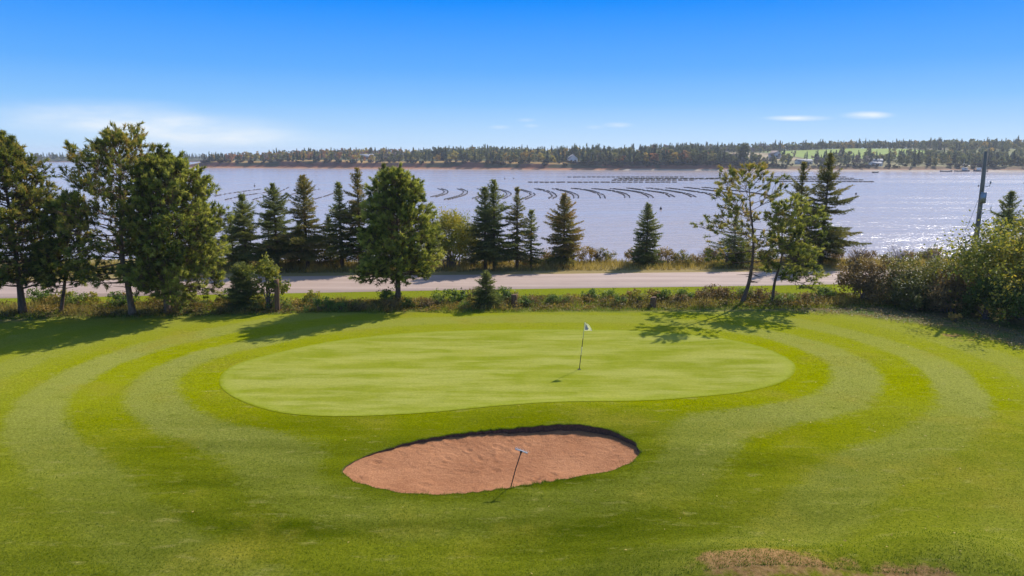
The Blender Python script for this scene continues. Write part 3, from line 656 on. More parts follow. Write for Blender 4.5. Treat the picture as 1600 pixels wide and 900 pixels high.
tag(pine('pine_tree', (-22.0, 42.5), [(0, 0, 0), (.05, 0, 2.4), (.1, 0, 6.0), (.2, 0, 9.5)], .21,
         [(1.3, 1.9), (2.4, 2.8), (4.0, 3.0), (5.8, 2.75), (7.4, 2.2), (8.6, 1.5), (9.3, .9), (9.8, .4)], 140, 14, ('bark_red', 'pine'), dens=9.5, tb=.50, shift=(1.15, 0), el=(-.10, .85)),
    'broad dense dome-shaped pine with a short clear trunk, full green crown', 'tree', 'pines along the course edge')
tag(pine('pine_tree', (-7.72, 45.2), [(0, 0, 0), (.05, 0, 2.0), (.1, 0, 5.0), (.2, 0, 8.5)], .20,
         [(1.9, 1.9), (2.8, 2.65), (4.2, 2.75), (5.5, 2.4), (6.9, 1.85), (8.0, 1.1), (8.7, .35)], 110, 15, ('bark', 'pine'), dens=9.5, tb=.48, el=(-.08, 1.0),
         extra=[(2.2, 2.9, 2.9, -.24), (2.1, 3.4, 2.6, -.16), (2.2, .1, 2.0, -.22), (1.9, 5.2, 1.5, -.1)]),
    'lone full pyramidal pine standing by the road with one low drooping branch', 'tree', 'pines along the course edge')
tag(pine('pine_tree', (15.75, 45.6), [(0, 0, 0), (.40, 0, 1.7), (.48, 0, 4.1), (.1, 0, 6.6), (-.15, 0, 8.8)], .15,
         [(2.6, 1.4), (3.6, 2.9), (5.2, 3.2), (6.9, 2.9), (8.0, 1.6), (8.9, .8)], 30, 16, ('bark', 'pine_old'), dens=6.2, tb=.60, thin=.35, shift=(-.7, 0), dead=14, inner=.45, el=(0.0, .75)),
    'sparse straggly pine with a curved trunk and gaps of water showing through', 'tree', 'pines along the course edge')
tag(pine('pine_tree', (17.65, 45.2), [(0, 0, 0), (.05, 0, 1.5), (.4, 0, 3.3), (.2, 0, 5.4), (-.1, 0, 6.6)], .115,
         [(2.0, 1.3), (3.0, 1.9), (4.2, 1.9), (5.4, 1.5), (6.3, .8), (6.8, .25)], 44, 17, ('bark', 'pine'), dens=8.2, tb=.50, thin=.15, shift=(.9, 0), el=(-.10, .9),
         extra=[(2.0, .1, 3.0, -.08), (1.9, -.5, 2.5, -.2)]),
    'small slanting pine with a thin dark trunk beside the sparse straggly pine', 'tree', 'pines along the course edge')

# --- spruces between the road and the shore
SPR = [  # x, y, H, R, crown base, seed, mat, tint, ragged, label
 (-23.6, 60.0, 6.5, 1.75, .9, 31, 'spruce', .55, .16, 'pale short spruce at the end of the shore row next to the dense dome-shaped pine'),
 (-20.8, 59.9, 7.4, 2.0, 1.3, 32, 'spruce', .45, .2, 'bushy spruce beside the short pale one in the shore row'),
 (-18.0, 59.4, 8.1, 2.1, 1.3, 33, 'spruce_brown', .55, .2, 'olive spruce with a ragged tip above the leafy roadside sapling'),
 (-15.0, 59.6, 7.6, 1.5, 1.2, 34, 'spruce', .5, .2, 'slim spruce third along from the pale short spruce'),
 (-13.5, 60.2, 8.7, 1.75, 1.4, 35, 'spruce_brown', .58, .25, 'tall open spruce beside the lone full pine, yellowish at its tip'),
 (-11.2, 60.6, 9.1, 1.9, 1.4, 36, 'spruce', .4, .2, 'tall dark spruce half hidden behind the lone full pine'),
 (-2.35, 59.4, 7.1, 1.6, 1.2, 37, 'spruce', .42, .18, 'dark half of the twin spruces beside the yellow tree'),
 (-1.55, 59.0, 7.8, 1.7, 1.3, 38, 'spruce', .48, .2, 'taller half of the twin spruces beside the yellow tree'),
 (.45, 59.8, 7.1, 1.2, 1.0, 39, 'spruce_brown', .52, .32, 'narrow gappy spruce next to the twin spruces'),
 (1.7, 60.3, 5.1, 1.15, .7, 40, 'spruce', .5, .2, 'small narrow spruce between the gappy spruce and the brown-coned one'),
 (4.7, 61.4, 6.5, 2.15, .35, 41, 'spruce_brown', .62, .2, 'wide spruce with brown cones on its upper branches'),
 (12.2, 61.4, 5.6, 1.7, .15, 42, 'spruce', .46, .12, 'neat cone-shaped spruce standing alone among golden shore shrubs'),
 (20.0, 61.0, 4.4, 2.0, .3, 43, 'spruce', .40, .2, 'low dark spruce behind the sparse straggly pine'),
 (26.2, 62.2, 9.2, 2.1, .9, 44, 'spruce_brown', .40, .26, 'dark spruce with a broken outline beside the tallest shore spruce'),
 (28.6, 62.5, 9.9, 3.0, .7, 45, 'spruce_brown', .44, .30, 'tallest ragged spruce on the shore with long open side branches'),
 (41.0, 56.5, 6.9, 1.9, .5, 46, 'spruce', .42, .2, 'dark spruce behind the light green bush near the utility pole'),
 (-27.5, 60.5, 6.2, 1.9, .7, 47, 'spruce', .42, .2, 'dark spruce glimpsed behind the broad dense pine'),
]
for (x, y, H, Rm, zb, sd, mt, tb, rgd, lab) in SPR:
    tag(spruce('spruce_tree', (x, y), H, Rm*(1.3 if x < 3 else 1.15), zb, sd, mt, tb, .95, rgd*1.7 + (.05 if x < 3 else 0)), lab, 'tree', 'spruces along the shore')
for q, (x, y, H, Rm) in enumerate([(-25.4, 61.6, 4.2, 1.5), (-22.2, 62.0, 4.6, 1.5), (-19.3, 61.8, 4.0, 1.5), (-16.5, 61.4, 4.4, 1.5), (-12.3, 62.0, 4.3, 1.4), (-9.8, 62.0, 4.8, 1.6), (-3.5, 61.6, 3.6, 1.3)]):
    tag(spruce('spruce_tree', (x, y), H, Rm, .15, 300+q, 'spruce', .33, .9, .3), 'low dark spruce filling a gap behind the taller shore spruces', 'tree', 'low gap-filling shore spruces')
tag(spruce('spruce_sapling', (-1.68, 44.0), 2.35, 1.15, .05, 51, 'spruce', .45, 1.7, .2), 'knee-to-head-high spruce sapling between the lone pine and a cut post', 'tree')
tag(spruce('spruce_bush', (-17.5, 43.5), 2.9, 1.25, .05, 52, 'spruce', .42, 1.5, .16, shape=.5), 'dark bushy young spruce next to the tall weathered post', 'tree')

# --- broadleaf saplings and thickets
tag(leafy('leafy_sapling', (-15.9, 43.6), 3.5, 1.05, 12, 4200, 61, 'leaf_yellow', tb=.32, z0=.7), 'yellow-green leafy sapling leaning on the dark spruce bush', 'tree')
tag(leafy('yellow_tree', (-5.4, 60.2), 4.7, 2.1, 26, 15000, 62, 'leaf_yellow', tb=.58, z0=.5), 'yellow autumn tree between the lone pine and the twin spruces', 'tree')
tag(leafy('light_green_tree', (31.6, 41.2), 6.3, 3.4, 26, 17000, 63, 'leaf_yellow', tb=.50, z0=.6, leaf=(.09, .16)), 'large light green broadleaf bush in front of the utility pole', 'bush')
TH = [  # x, y, H, R, mat, tint, seed, label
 (24.6, 46.6, 2.7, 1.5, 'leaf_rust', .42, 71, 'brownish rounded bush where the thicket meets the road'),
 (26.6, 45.6, 2.9, 1.6, 'leaf_olive', .52, 72, 'olive bush next to the brownish roadside bush'),
 (28.6, 44.8, 3.1, 1.7, 'leaf_olive', .58, 73, 'yellow-tinged olive bush in the middle of the thicket'),
 (28.0, 42.8, 2.4, 1.4, 'leaf_rust', .50, 74, 'reddish brown bush at the front of the thicket'),
 (29.3, 41.0, 2.3, 1.3, 'leaf_green', .25, 75, 'dark green bush at the foot of the large light green bush'),
 (30.6, 45.8, 3.3, 1.8, 'leaf_olive', .48, 76, 'tall olive bush at the foot of the utility pole'),
 (26.2, 43.6, 1.7, 1.2, 'leaf_olive', .35, 77, 'low dark olive bush at the mown edge'),
 (30.2, 38.6, 2.2, 1.5, 'leaf_green', .22, 78, 'dark shady bush nearest the lawn corner'),
 (34.5, 44.5, 4.0, 2.2, 'leaf_green', .50, 79, 'tall green bush behind the large light green one'),
]
for (x, y, H, Rx, mt, tb, sd, lab) in TH:
    tag(leafy('thicket_bush', (x, y), H, Rx*1.08, 16, 8500, sd, mt, tb=tb, z0=.15, leaf=(.06, .12)), lab, 'bush', 'bushes of the roadside thicket')
tag(leafy('orange_shrub', (26.9, 40.35), .55, .35, 5, 420, 80, 'leaf_gold', tb=.75, z0=.05, leaf=(.05, .09)), 'small bright orange shrub at the foot of the thicket', 'shrub')

# --- hedgerow shrubs: a few kinds, copied
def variant(H, Rx, lobes, n, seed, mat, **kw):
    a, b = leafy_meshes(H, Rx, lobes, n, seed, **kw); a.materials.append(M['twig']); b.materials.append(M[mat]); return a, b
def plant(name, va, base, s, rz, label, group, sz=None):
    root = empty(name, (*base, float(ground_h(np.float64(base[0]), np.float64(base[1])))-0.02), rz)
    root.scale = (s, s, s*(sz or 1))
    o = link('stems', va[0], None, root); o = link('leaves', va[1], None, root)
    return tag(root, label, 'shrub', group)
HG = [variant(.9, .7, 8, 900, 90, 'leaf_green', tb=.50, z0=.05, leaf=(.06, .12)), variant(.8, .8, 8, 900, 91, 'leaf_green', tb=.66, z0=.05, leaf=(.05, .10))]
HR = [variant(.75, .8, 8, 800, 92, 'leaf_rust', tb=.5, z0=.05, leaf=(.05, .10)), variant(.7, .8, 8, 800, 93, 'leaf_rust', tb=.7, z0=.05, leaf=(.05, .1))]
HY = [variant(1.0, .6, 8, 800, 94, 'leaf_yellow', tb=.55, z0=.1, leaf=(.05, .10)), variant(.9, .6, 8, 800, 95, 'leaf_gold', tb=.55, z0=.1, leaf=(.05, .1))]
GO = [variant(1.6, 1.0, 10, 1500, 96, 'leaf_gold', tb=.42, z0=.1, leaf=(.06, .12)), variant(1.5, 1.0, 10, 1500, 97, 'leaf_olive', tb=.62, z0=.1, leaf=(.06, .12)), variant(1.3, 1.0, 10, 1300, 98, 'leaf_rust', tb=.6, z0=.1, leaf=(.06, .12))]
hr = random.Random(5)
HEDGE_MARKS = [(-15.1, 'tall weathered post'), (-7.7, 'lone full pine'), (-4.0, 'thin stakes'), (-1.7, 'spruce sapling'), (.2, 'cut post stump'), (9.3, 'short dark stump'), (15.8, 'sparse straggly pine'), (17.9, 'small slanting pine'), (24, 'roadside thicket')]
SHORE_MARKS = [(-23.6, 'pale short spruce'), (-18, 'olive ragged-tipped spruce'), (-13.5, 'tall open spruce'), (-5.4, 'yellow autumn tree'), (-2, 'twin spruces'), (1.7, 'small narrow spruce'), (4.7, 'brown-coned spruce'), (12.2, 'lone cone-shaped spruce'), (20, 'low dark spruce'), (28.6, 'tallest ragged spruce'), (41, 'utility pole spruce')]
def by(x, marks): return min(marks, key=lambda m_: abs(m_[0]-x))[1]
for q in range(46):
    x = -14 + 37*(q + hr.uniform(.1, .9))/46; w = hr.uniform(43.8, 46.4); y = w + .085*x*(1 if x > 0 else .6)
    if abs(x+1.7) < .9 or abs(x-.15) < .5 or abs(x-9.3) < .6: y += 1.0
    u = hr.random(); s = hr.uniform(.55, 1.0)
    if x > 13 and u > .35: plant('hedge_shrub', HR[q % 2], (x, y), s*1.15, hr.uniform(0, 6), 'low reddish brown shrub in the hedgerow strip, nearest the ' + by(x, HEDGE_MARKS), 'reddish hedgerow shrubs')
    elif u < .55: plant('hedge_shrub', HG[q % 2], (x, y), s, hr.uniform(0, 6), 'low leafy green shrub in the hedgerow strip, nearest the ' + by(x, HEDGE_MARKS), 'green hedgerow shrubs')
    elif u < .8: plant('hedge_shrub', HY[q % 2], (x, y), s, hr.uniform(0, 6), 'yellowing weedy shrub in the hedgerow strip, nearest the ' + by(x, HEDGE_MARKS), 'yellowing hedgerow shrubs')
    else: plant('hedge_shrub', HR[q % 2], (x, y), s, hr.uniform(0, 6), 'low reddish brown shrub in the hedgerow strip, nearest the ' + by(x, HEDGE_MARKS), 'reddish hedgerow shrubs')
for q in range(16):
    x = -33 + 18*(q + hr.uniform(.1, .9))/16; y = hr.uniform(43.6, 45.8)
    plant('hedge_shrub', (HY if q % 3 else HG)[q % 2], (x, y), hr.uniform(.6, 1.05), hr.uniform(0, 6), ('yellowing' if q % 3 else 'green') + ' undergrowth shrub beneath the pines, nearest the ' + by(x, [(-31.2, 'tall shaggy pine'), (-28.6, 'thin young pine'), (-24, 'open-crowned leaning pine'), (-22, 'broad dome-shaped pine'), (-17.5, 'dark spruce bush')]), 'undergrowth shrubs under the pines')
for q in range(44):
    x = -26 + 72*(q + hr.uniform(.1, .9))/44; y = 61.3 + .05*max(x, 0) + hr.uniform(-.5, 2.2)
    kd = 0 if hr.random() < .5 else hr.choice([1, 2])
    plant('shore_shrub', GO[kd], (x, y), hr.uniform(.55, 1.0)*(0.75 if x < 2 else 1.0), hr.uniform(0, 6),
          ['golden autumn shrub on the shore bank beyond the road', 'olive shrub on the shore bank beyond the road', 'rusty brown shrub on the shore bank beyond the road'][kd] + ', nearest the ' + by(x, SHORE_MARKS),
          ['golden shore shrubs', 'olive shore shrubs', 'rusty shore shrubs'][kd])
# bare twiggy shrubs
def twiggy(H, Rr, seed):
    rg = np.random.default_rng(seed); w = MB()
    for q in range(46):
        a = rg.uniform(0, 6.28); r_ = Rr*math.sqrt(rg.random()); t = np.array([r_*math.cos(a), r_*math.sin(a), H*rg.uniform(.6, 1)*(1-.3*(r_/Rr)**2)])
        s = np.linspace(0, 1, 4)[:, None]; P = t*s; P[:, :2] *= s**.5; P += rg.normal(0, .03, P.shape)*s
        w.tube(P, np.linspace(.016, .005, 4), 3, cap=False)
        for u in range(5):
            p0 = path_at(P, np.array([rg.uniform(.4, 1)]))[0]; w.tube(np.stack([p0, p0 + rg.normal(0, .16, 3) + [0, 0, .22]]), np.array([.007, .003]), 3, cap=False)
    return w.mesh('twigs')
tw = [twiggy(2.3, 1.3, 1), twiggy(2.0, 1.2, 2)]
for q, (x, y, s) in enumerate([(31.6, 61.8, 1.0), (35.2, 61.4, 1.1), (38.6, 61.6, .9), (18.0, 62.4, .9), (8.2, 63.4, .7), (-6.9, 62.6, .9), (-19.4, 62.8, .9)]):
    o = link('bare_shrub', tw[q % 2], M['twig'], None, (x, y, float(ground_h(np.float64(x), np.float64(y)))-.03), q*1.3); o.scale = (s, s, s)
    tag(o, 'leafless grey twiggy shrub on the shore bank', 'shrub', 'bare shore shrubs')

# --- weeds and long grass that nobody could count
def blades(name, pts, hgt, wid, mat, tb, label, lean=.35, tv=.2):
    n = len(pts); O = np.c_[pts, ground_h(pts[:, 0], pts[:, 1]) - .02]; mb = MB()
    D = unit(np.c_[rng.normal(0, lean, (n, 2)), np.ones(n)])
    pv = vnoise(pts[:, 0], pts[:, 1], 1.3, 4)
    needles(mb, O, D, hgt*rng.uniform(.5, 1.25, n)*(1+.45*pv), wid, np.clip(tb + .18*pv + rng.normal(0, tv, n), 0, 1), rng)
    o = link(name, mb.mesh(name, an='tint'), M[mat], kind='stuff'); o['label'] = label; return o
def strip(n, x0, x1, w0, w1, kx=.085):
    x = rng.uniform(x0, x1, n); w = rng.uniform(w0, w1, n); return np.c_[x, w + kx*x]
p = strip(42000, -40, 27, 42.6, 46.9, .06); p = p[sdf(p, LAWN) > -.15 + .35*vnoise(p[:, 0], p[:, 1], 1.7, 9)]
blades('hedgerow_weeds', p, .18, .045, 'grass_blade', .70, 'tangled weeds and long grass between the lawn and the road')
p = strip(22000, -40, 26, 43.2, 47.0, .06); p = p[(sdf(p, LAWN) > .2) & (vnoise(p[:, 0], p[:, 1], 3, 3) > -.1)]
blades('dry_weeds', p, .42, .045, 'dry_grass', .35, 'dry straw-coloured stalks in the hedgerow strip')
p = strip(26000, -45, 48, 58.2, 64.2, .05)
blades('shore_grass', p, .55, .05, 'dry_grass', .5, 'tall golden grass on the bank beyond the road')
p = strip(9000, -45, 45, 47.2, 50.2, .085)
blades('verge_grass', p, .08, .035, 'grass_blade', .62, 'short green verge grass beside the road')
mb = MB(); nc = 1500; cp = strip(nc, -36, 27, 42.9, 47.0, .06); cp = cp[sdf(cp, LAWN) > .1]; nc = len(cp); per = 20
ii = np.repeat(np.arange(nc), per); n = len(ii); hh = (.16 + .16*rng.random(nc))*(1 + .6*vnoise(cp[:, 0], cp[:, 1], 2.0, 14))
O = np.c_[cp[ii] + rng.normal(0, .16, (n, 2)), hh[ii]*rng.uniform(.1, 1.15, n)]
tv = .22 + .42*vnoise(cp[:, 0], cp[:, 1], 1.6, 15)
leaves(mb, O, rng.normal(0, .6, (n, 3)) + [0, 0, .7], rng.uniform(.09, .17, n), rng.uniform(.05, .10, n), np.clip(tv[ii] + rng.normal(0, .14, n), 0, 1), rng)
link('broadleaf_weeds', mb.mesh('broadleaf_weeds', an='tint'), M['leaf_gold'], kind='stuff')['label'] = 'low broadleaf weeds matted between the lawn and the road'
mb = MB(); n = 420; x = rng.uniform(-15, 24, n); y = rng.uniform(14.5, 40, n); kp = (sdf(np.c_[x, y], BUNK) > .1) & (sdf(np.c_[x, y], GREEN) > .2) & (rng.random(n) < .35 + .65*(x > 4)); x, y = x[kp], y[kp]; n = len(x)
leaves(mb, np.c_[x, y, ground_h(x, y) + .03], rng.normal(0, .3, (n, 3)) + [0, 0, 1], rng.uniform(.05, .10, n), rng.uniform(.03, .06, n), np.clip(rng.normal(.75, .25, n), 0, 1), rng)
link('fallen_leaves', mb.mesh('fallen_leaves', an='tint'), M['dry_grass'], kind='stuff')['label'] = 'scattered pale fallen leaves on the mown grass'
# low leafy litter at the thicket edge
mb = MB(); n = 9000; x = rng.uniform(18, 31, n); y = rng.uniform(33, 46, n); dl_ = sdf(np.c_[x, y], LAWN)
kp = (dl_ > -.5 + .6*vnoise(x, y, 1.1, 6)) & (dl_ < 3.2); x, y = x[kp], y[kp]; n = len(x)
leaves(mb, np.c_[x, y, ground_h(x, y) + np.abs(rng.normal(0, .09, n)) + .01], rng.normal(0, .5, (n, 3)) + [0, 0, 1], rng.uniform(.06, .14, n), rng.uniform(.04, .09, n), np.clip(rng.normal(.55, .25, n), 0, 1), rng)
link('leaf_litter', mb.mesh('leaf_litter', an='tint'), M['leaf_rust'], kind='stuff')['label'] = 'fallen leaves and low scrub along the edge of the mown turf'
# short turf blades over the near rough, where single tufts still show
n = 230000; x = rng.uniform(-17, 19, n); y = 14 + 19*rng.random(n)**1.6; q2 = np.c_[x, y]
kp = (np.abs(x) < y*.82+1) & (sdf(q2, BUNK) > .03) & (sdf(q2, GREEN) > .12); q2 = q2[kp]
pv = vnoise(q2[:, 0], q2[:, 1], .5, 11)*.5 + vnoise(q2[:, 0], q2[:, 1], .17, 12)*.5
q2 = q2[rng.random(len(q2)) < .55 + .45*pv]; n = len(q2)
mb = MB(); pv = vnoise(q2[:, 0], q2[:, 1], .5, 11)
needles(mb, np.c_[q2, ground_h(q2[:, 0], q2[:, 1]) - .006], unit(np.c_[rng.normal(0, .6, (n, 2)), np.ones(n)]), rng.uniform(.025, .055, n), .016, np.clip(.42 + .14*pv + rng.normal(0, .20, n) - .30*sstep(24, 19, q2[:, 1])*sstep(15, 5, np.abs(q2[:, 0]+2)), 0, 1), rng)  # blade tint also darkened before the bunker, following the turf's painted shade
link('short_grass', mb.mesh('short_grass', an='tint'), M['grass_blade'], kind='stuff')['label'] = 'short mown grass blades covering the near rough'

# ---------------------------------------------------------------- posts, stakes, flag, rake, pole
def post(base, h, r, seed, label, group=None, lean=(0, 0), cutslope=.04):
    rg = np.random.default_rng(seed); mb = MB(); zs = np.linspace(-.15, h, 7); sides = 12
    V = []
    for q, z in enumerate(zs):
        t = np.arange(sides)/sides*2*math.pi
        rr = r*(1 + .07*np.sin(t*3+seed) + .04*rg.normal(size=sides))*(1.08 - .12*max(z, 0)/h)
        V.append(np.c_[np.cos(t)*rr + lean[0]*max(z, 0)/h, np.sin(t)*rr + lean[1]*max(z, 0)/h, np.full(sides, z) + (np.cos(t)*cutslope if q == 6 else 0)])
    V = np.concatenate(V + [[[lean[0], lean[1], h - .01]]]); i = np.arange(6)[:, None]*sides; j = np.arange(sides)[None]; k = (j+1) % sides
    mb.add(V, np.stack([i+j, i+k, i+sides+k, i+sides+j], -1).reshape(-1, 4), np.stack([72+np.arange(12), 72+(np.arange(12)+1) % 12, np.full(12, 84)], -1))
    o = link('wooden_post', mb.mesh('wooden_post'), M['weathered'], None, (*base, 0)); return tag(o, label, 'post', group)
post((-15.14, 42.95), 2.1, .16, 1, 'tall weathered wooden post beside the leafy sapling', lean=(.06, 0))
post((.13, 44.4), .82, .21, 2, 'cut wooden post stump beside the spruce sapling')
post((9.3, 44.0), .72, .19, 3, 'short dark wooden stump among green hedgerow shrubs')
for q, (x, y) in enumerate([(-4.75, 46.3), (-3.95, 46.2), (-3.3, 46.2)]):
    post((x, y), .72, .055, 10+q, 'thin wooden stake in the weeds between the lone pine and the spruce sapling', 'thin stakes in the hedgerow', lean=(.03, 0))

fz = float(ground_h(np.float64(3.18), np.float64(30.92))) + .018
fl = empty('golf_flagstick', (3.18, 30.92, fz))
tag(fl, 'striped golf flagstick with a small white flag standing in the hole', 'flag')
LX = .22/2.27
def seg(z0, z1, mat, nm='pole_band'):
    mb = MB(); mb.tube([(z0*LX, 0, z0), (z1*LX, 0, z1)], .0165, 10); link(nm, mb.mesh('pole_band', True), M[mat], fl)
seg(-.10, .72, 'black'); seg(.72, 1.10, 'cream'); seg(1.10, 1.52, 'black'); seg(1.52, 2.28, 'cream')
mb = MB(); nx, nz = 14, 9; V = []
for a_ in range(nx):
    u = a_/(nx-1)
    for b_ in range(nz):
        v = b_/(nz-1)
        top = 2.27 - .37*(u**1.9); z = 1.885 + (top-1.885)*v
        V.append((z*LX + .012 + .36*u - .03*(1-v)*u, .035*math.sin(u*5.5 + v*1.2)*u - .05*u, z - .012*math.sin(u*6)))
V = np.array(V); i = np.arange(nx-1)[:, None]*nz; j = np.arange(nz-1)[None]
Q = np.stack([i+j, i+nz+j, i+nz+j+1, i+j+1], -1).reshape(-1, 4)
Vb = V + [0, .006, 0]; edge = list(range(0, nz)) + [a_*nz+nz-1 for a_ in range(1, nx)] + [nx*nz-1-b_ for b_ in range(1, nz)] + [a_*nz for a_ in range(nx-2, 0, -1)]
e = np.array(edge); en = np.roll(e, -1)
mb.add(np.concatenate([V, Vb]), np.concatenate([Q, Q[:, ::-1] + len(V), np.stack([e, e+len(V), en+len(V), en], -1)]))
fo = link('flag', mb.mesh('flag', True), M['flag'], fl)
sel = [(a_, b_) for a_ in range(1, 10) for b_ in range(1, 8) if b_-1 <= 6.6*(1-((a_-1)/9.5)**1.4) and b_ >= 1+max(0, (a_-6))*.6]
mb = MB(); idx = {}
for (a_, b_) in sel:
    if (a_+1, b_) in sel and (a_, b_+1) in sel and (a_+1, b_+1) in sel:
        vv = np.array([V[a_*nz+b_], V[(a_+1)*nz+b_], V[(a_+1)*nz+b_+1], V[a_*nz+b_+1]]) - [0, .003, 0]; mb.add(vv, [[0, 1, 2, 3]])
link('emblem', mb.mesh('emblem'), M['flag_grey'], fo)
mb = MB(); t = np.arange(24)/24*2*math.pi
mb.add(np.concatenate([np.c_[np.cos(t)*.056, np.sin(t)*.056, np.full(24, .006)], np.c_[np.cos(t)*.085, np.sin(t)*.085, np.full(24, .004)]]), [[q, (q+1) % 24, 24+(q+1) % 24, 24+q] for q in range(24)])
mb.add([(0, 0, .005)] + [(math.cos(a_)*.057, math.sin(a_)*.057, .005) for a_ in t], tris=[[0, 1+q, 1+(q+1) % 24] for q in range(24)])
tag(link('hole_cup', mb.mesh('hole_cup'), M['black'], None, (3.18, 30.92, fz)), 'dark hole cup in the putting green at the foot of the flagstick', 'golf hole')

rk = empty('bunker_rake', (-.06, 19.28, float(ground_h(np.float64(-.06), np.float64(19.28))) - .01)); tag(rk, 'bunker rake stuck upright in the sand edge with its pale head on top', 'rake')
mb = MB(); mb.tube([(0, 0, -.12), (.17, .05, .55), (.345, .10, 1.10)], .016, 8); link('handle', mb.mesh('handle', True), M['black'], rk)
mb = MB(); mb.tube([(.16, .12, 1.175), (.345, .10, 1.115), (.53, .08, 1.055)], .022, 8); hd = link('head', mb.mesh('head', True), M['white'], rk)
mb = MB(); mb.tube([(.325, .10, 1.04), (.35, .10, 1.12)], (.03, .045), 8); link('socket', mb.mesh('socket', True), M['black'], rk)
for q in range(9):
    f = q/8; p0 = np.array([.16+.37*f, .12-.04*f, 1.175-.12*f]); mb = MB(); mb.tube([p0, p0+[.025, -.01, .075]], (.008, .004), 5); link('tine', mb.mesh('tine'), M['white'], hd)

up = empty('utility_pole', (31.6, 46.2, -.05)); tag(up, 'tall grey wooden utility pole rising behind the thicket', 'utility pole')
mb = MB(); mb.tube([(0, 0, -.3), (0, 0, 3), (-.06, 0, 7), (-.14, 0, 10.2)], (.165, .155, .135, .115), 14); link('shaft', mb.mesh('shaft', True), M['pole_wood'], up)
mb = MB(); mb.box((-.03, -.16, 7.15), (.34, .12, .75)); link('service_box', mb.mesh('service_box'), M['steel'], up)
mb = MB(); mb.tube([(.05, -.1, 7.9), (.30, -.14, 7.92), (.34, -.14, 8.15)], .022, 6); mb.tube([(.335, -.14, 8.08), (.345, -.14, 8.24)], .045, 8); link('insulator_bracket', mb.mesh('insulator_bracket', True), M['steel'], up)
mb = MB(); mb.tube([(.08, -.05, 6.35), (.75, -.1, 6.30)], .018, 5); mb.tube([(.62, -.1, 6.30), (.62, -.1, 6.62)], .02, 5); link('side_arm', mb.mesh('side_arm', True), M['steel'], up)
for q, (z, x, y) in enumerate([(8.0, -2.3, -.2), (6.3, -1.4, -.6)]):
    mb = MB(); mb.tube([(-.05, -.13, z), (x, y, .15)], .010, 5); link('guy_wire', mb.mesh('guy_wire'), M['black'], up)
for q, z in enumerate((5.2, 4.6, 3.9, 8.6)):
    mb = MB(); mb.tube([(-.16, -.14, z), (.16, -.14, z)], .014, 5); link('bolt', mb.mesh('bolt'), M['steel'], up)

# ---------------------------------------------------------------- floats and cages on the water
def hull_float(mb, p, ang, L, r):
    s = np.array([-.5, -.42, .42, .5])*L; P = np.c_[p[0] + np.cos(ang)*s, p[1] + np.sin(ang)*s, np.full(4, p[2])]
    mb.tube(P, np.array([.55, 1, 1, .55])*r, 6)
ARCS = [[(-29.3, 279.4), (-25.6, 264.8), (-24.0, 243.5), (-26.0, 225.4)], [(-21.5, 279.4), (-17.7, 260.2), (-17.1, 236.0), (-20.4, 212.8)], [(-13.5, 279.4), (-10.0, 262.5), (-9.6, 239.7), (-12.1, 215.8)], [(-6.7, 279.4), (-2.4, 260.2), (-1.1, 239.7), (-3.6, 215.8)], [(3.1, 274.3), (6.5, 251.6), (7.0, 236.0), (3.4, 212.8)], [(9.9, 279.4), (13.8, 255.9), (14.3, 232.3), (12.4, 218.9)], [(17.1, 279.4), (20.9, 255.9), (21.7, 236.0), (20.4, 218.9)], [(25.1, 282.0), (29.8, 264.8), (30.8, 239.7), (28.9, 218.9)], [(33.2, 279.4), (38.1, 264.8), (39.6, 243.5), (37.4, 222.1)], [(40.7, 279.4), (45.9, 260.2), (46.8, 239.7), (44.9, 222.1)], [(48.1, 284.6), (51.7, 264.8), (54.8, 247.5), (52.7, 225.4)], [(56.3, 284.6), (60.3, 264.8), (61.6, 243.5), (59.6, 225.4)], [(64.5, 284.6), (67.7, 264.8), (69.6, 245.5), (67.7, 228.8)], [(73.2, 290.0), (76.3, 269.5), (78.2, 247.5), (76.7, 228.8)], [(80.8, 290.0), (85.1, 269.5), (87.5, 247.5), (86.9, 228.8)]]
def float_line(pts, sp, r, dbl, name, label, group, skip=0.0):
    P = catmull(np.array(pts), 40, False); d = np.r_[0, np.cumsum(np.hypot(*np.diff(P, axis=0).T))]
    s = np.arange(0, d[-1], sp); X = np.interp(s, d, P[:, 0]); Y = np.interp(s, d, P[:, 1])
    mb = MB(); g = np.gradient(np.c_[X, Y], axis=0)
    for q in range(len(s)):
        if rng.random() < skip: continue
        a = math.atan2(g[q, 1], g[q, 0])
        for o_ in ((-.75, .75) if dbl else (0,)):
            hull_float(mb, (X[q]-math.sin(a)*o_ + rng.normal(0, .08), Y[q] + math.cos(a)*o_, WATER + .08), a + math.pi/2*0, sp*.78, r)
    rope = np.c_[X, Y, np.full(len(X), WATER + .03)]
    mb.tube(rope, .035, 4)
    o = link(name, mb.mesh(name, True), M['black']); return tag(o, label, 'float line', group)
for q, a in enumerate(ARCS):
    float_line(a, 1.9, .20 if q > 4 else .17, True, 'mussel_float_line', 'curved double line of black floats on the bay in front of the cage rows', 'curved float lines on the bay', .08)
for a in [[(-99.2, 228.8), (-101.3, 247.5), (-101.2, 262.5), (-100.7, 279.4)], [(-88.6, 212.8), (-90.8, 232.3), (-90.6, 243.5), (-90.7, 260.2)], [(-80.1, 212.8), (-83.4, 236.0), (-86.6, 255.9), (-94.0, 290.0)], [(-77.1, 228.8), (-77.1, 247.5), (-77.5, 264.8), (-77.1, 279.4)], [(-61.7, 215.8), (-62.7, 232.3), (-64.2, 247.5), (-68.8, 274.3)], [(-35.7, 225.4), (-33.9, 239.7), (-34.2, 255.9), (-38.9, 279.4)]]:
    float_line(a, 2.6, .17, False, 'mussel_float_line', 'thin single line of small dark floats beyond the shore spruces', 'thin float lines on the bay', .25)
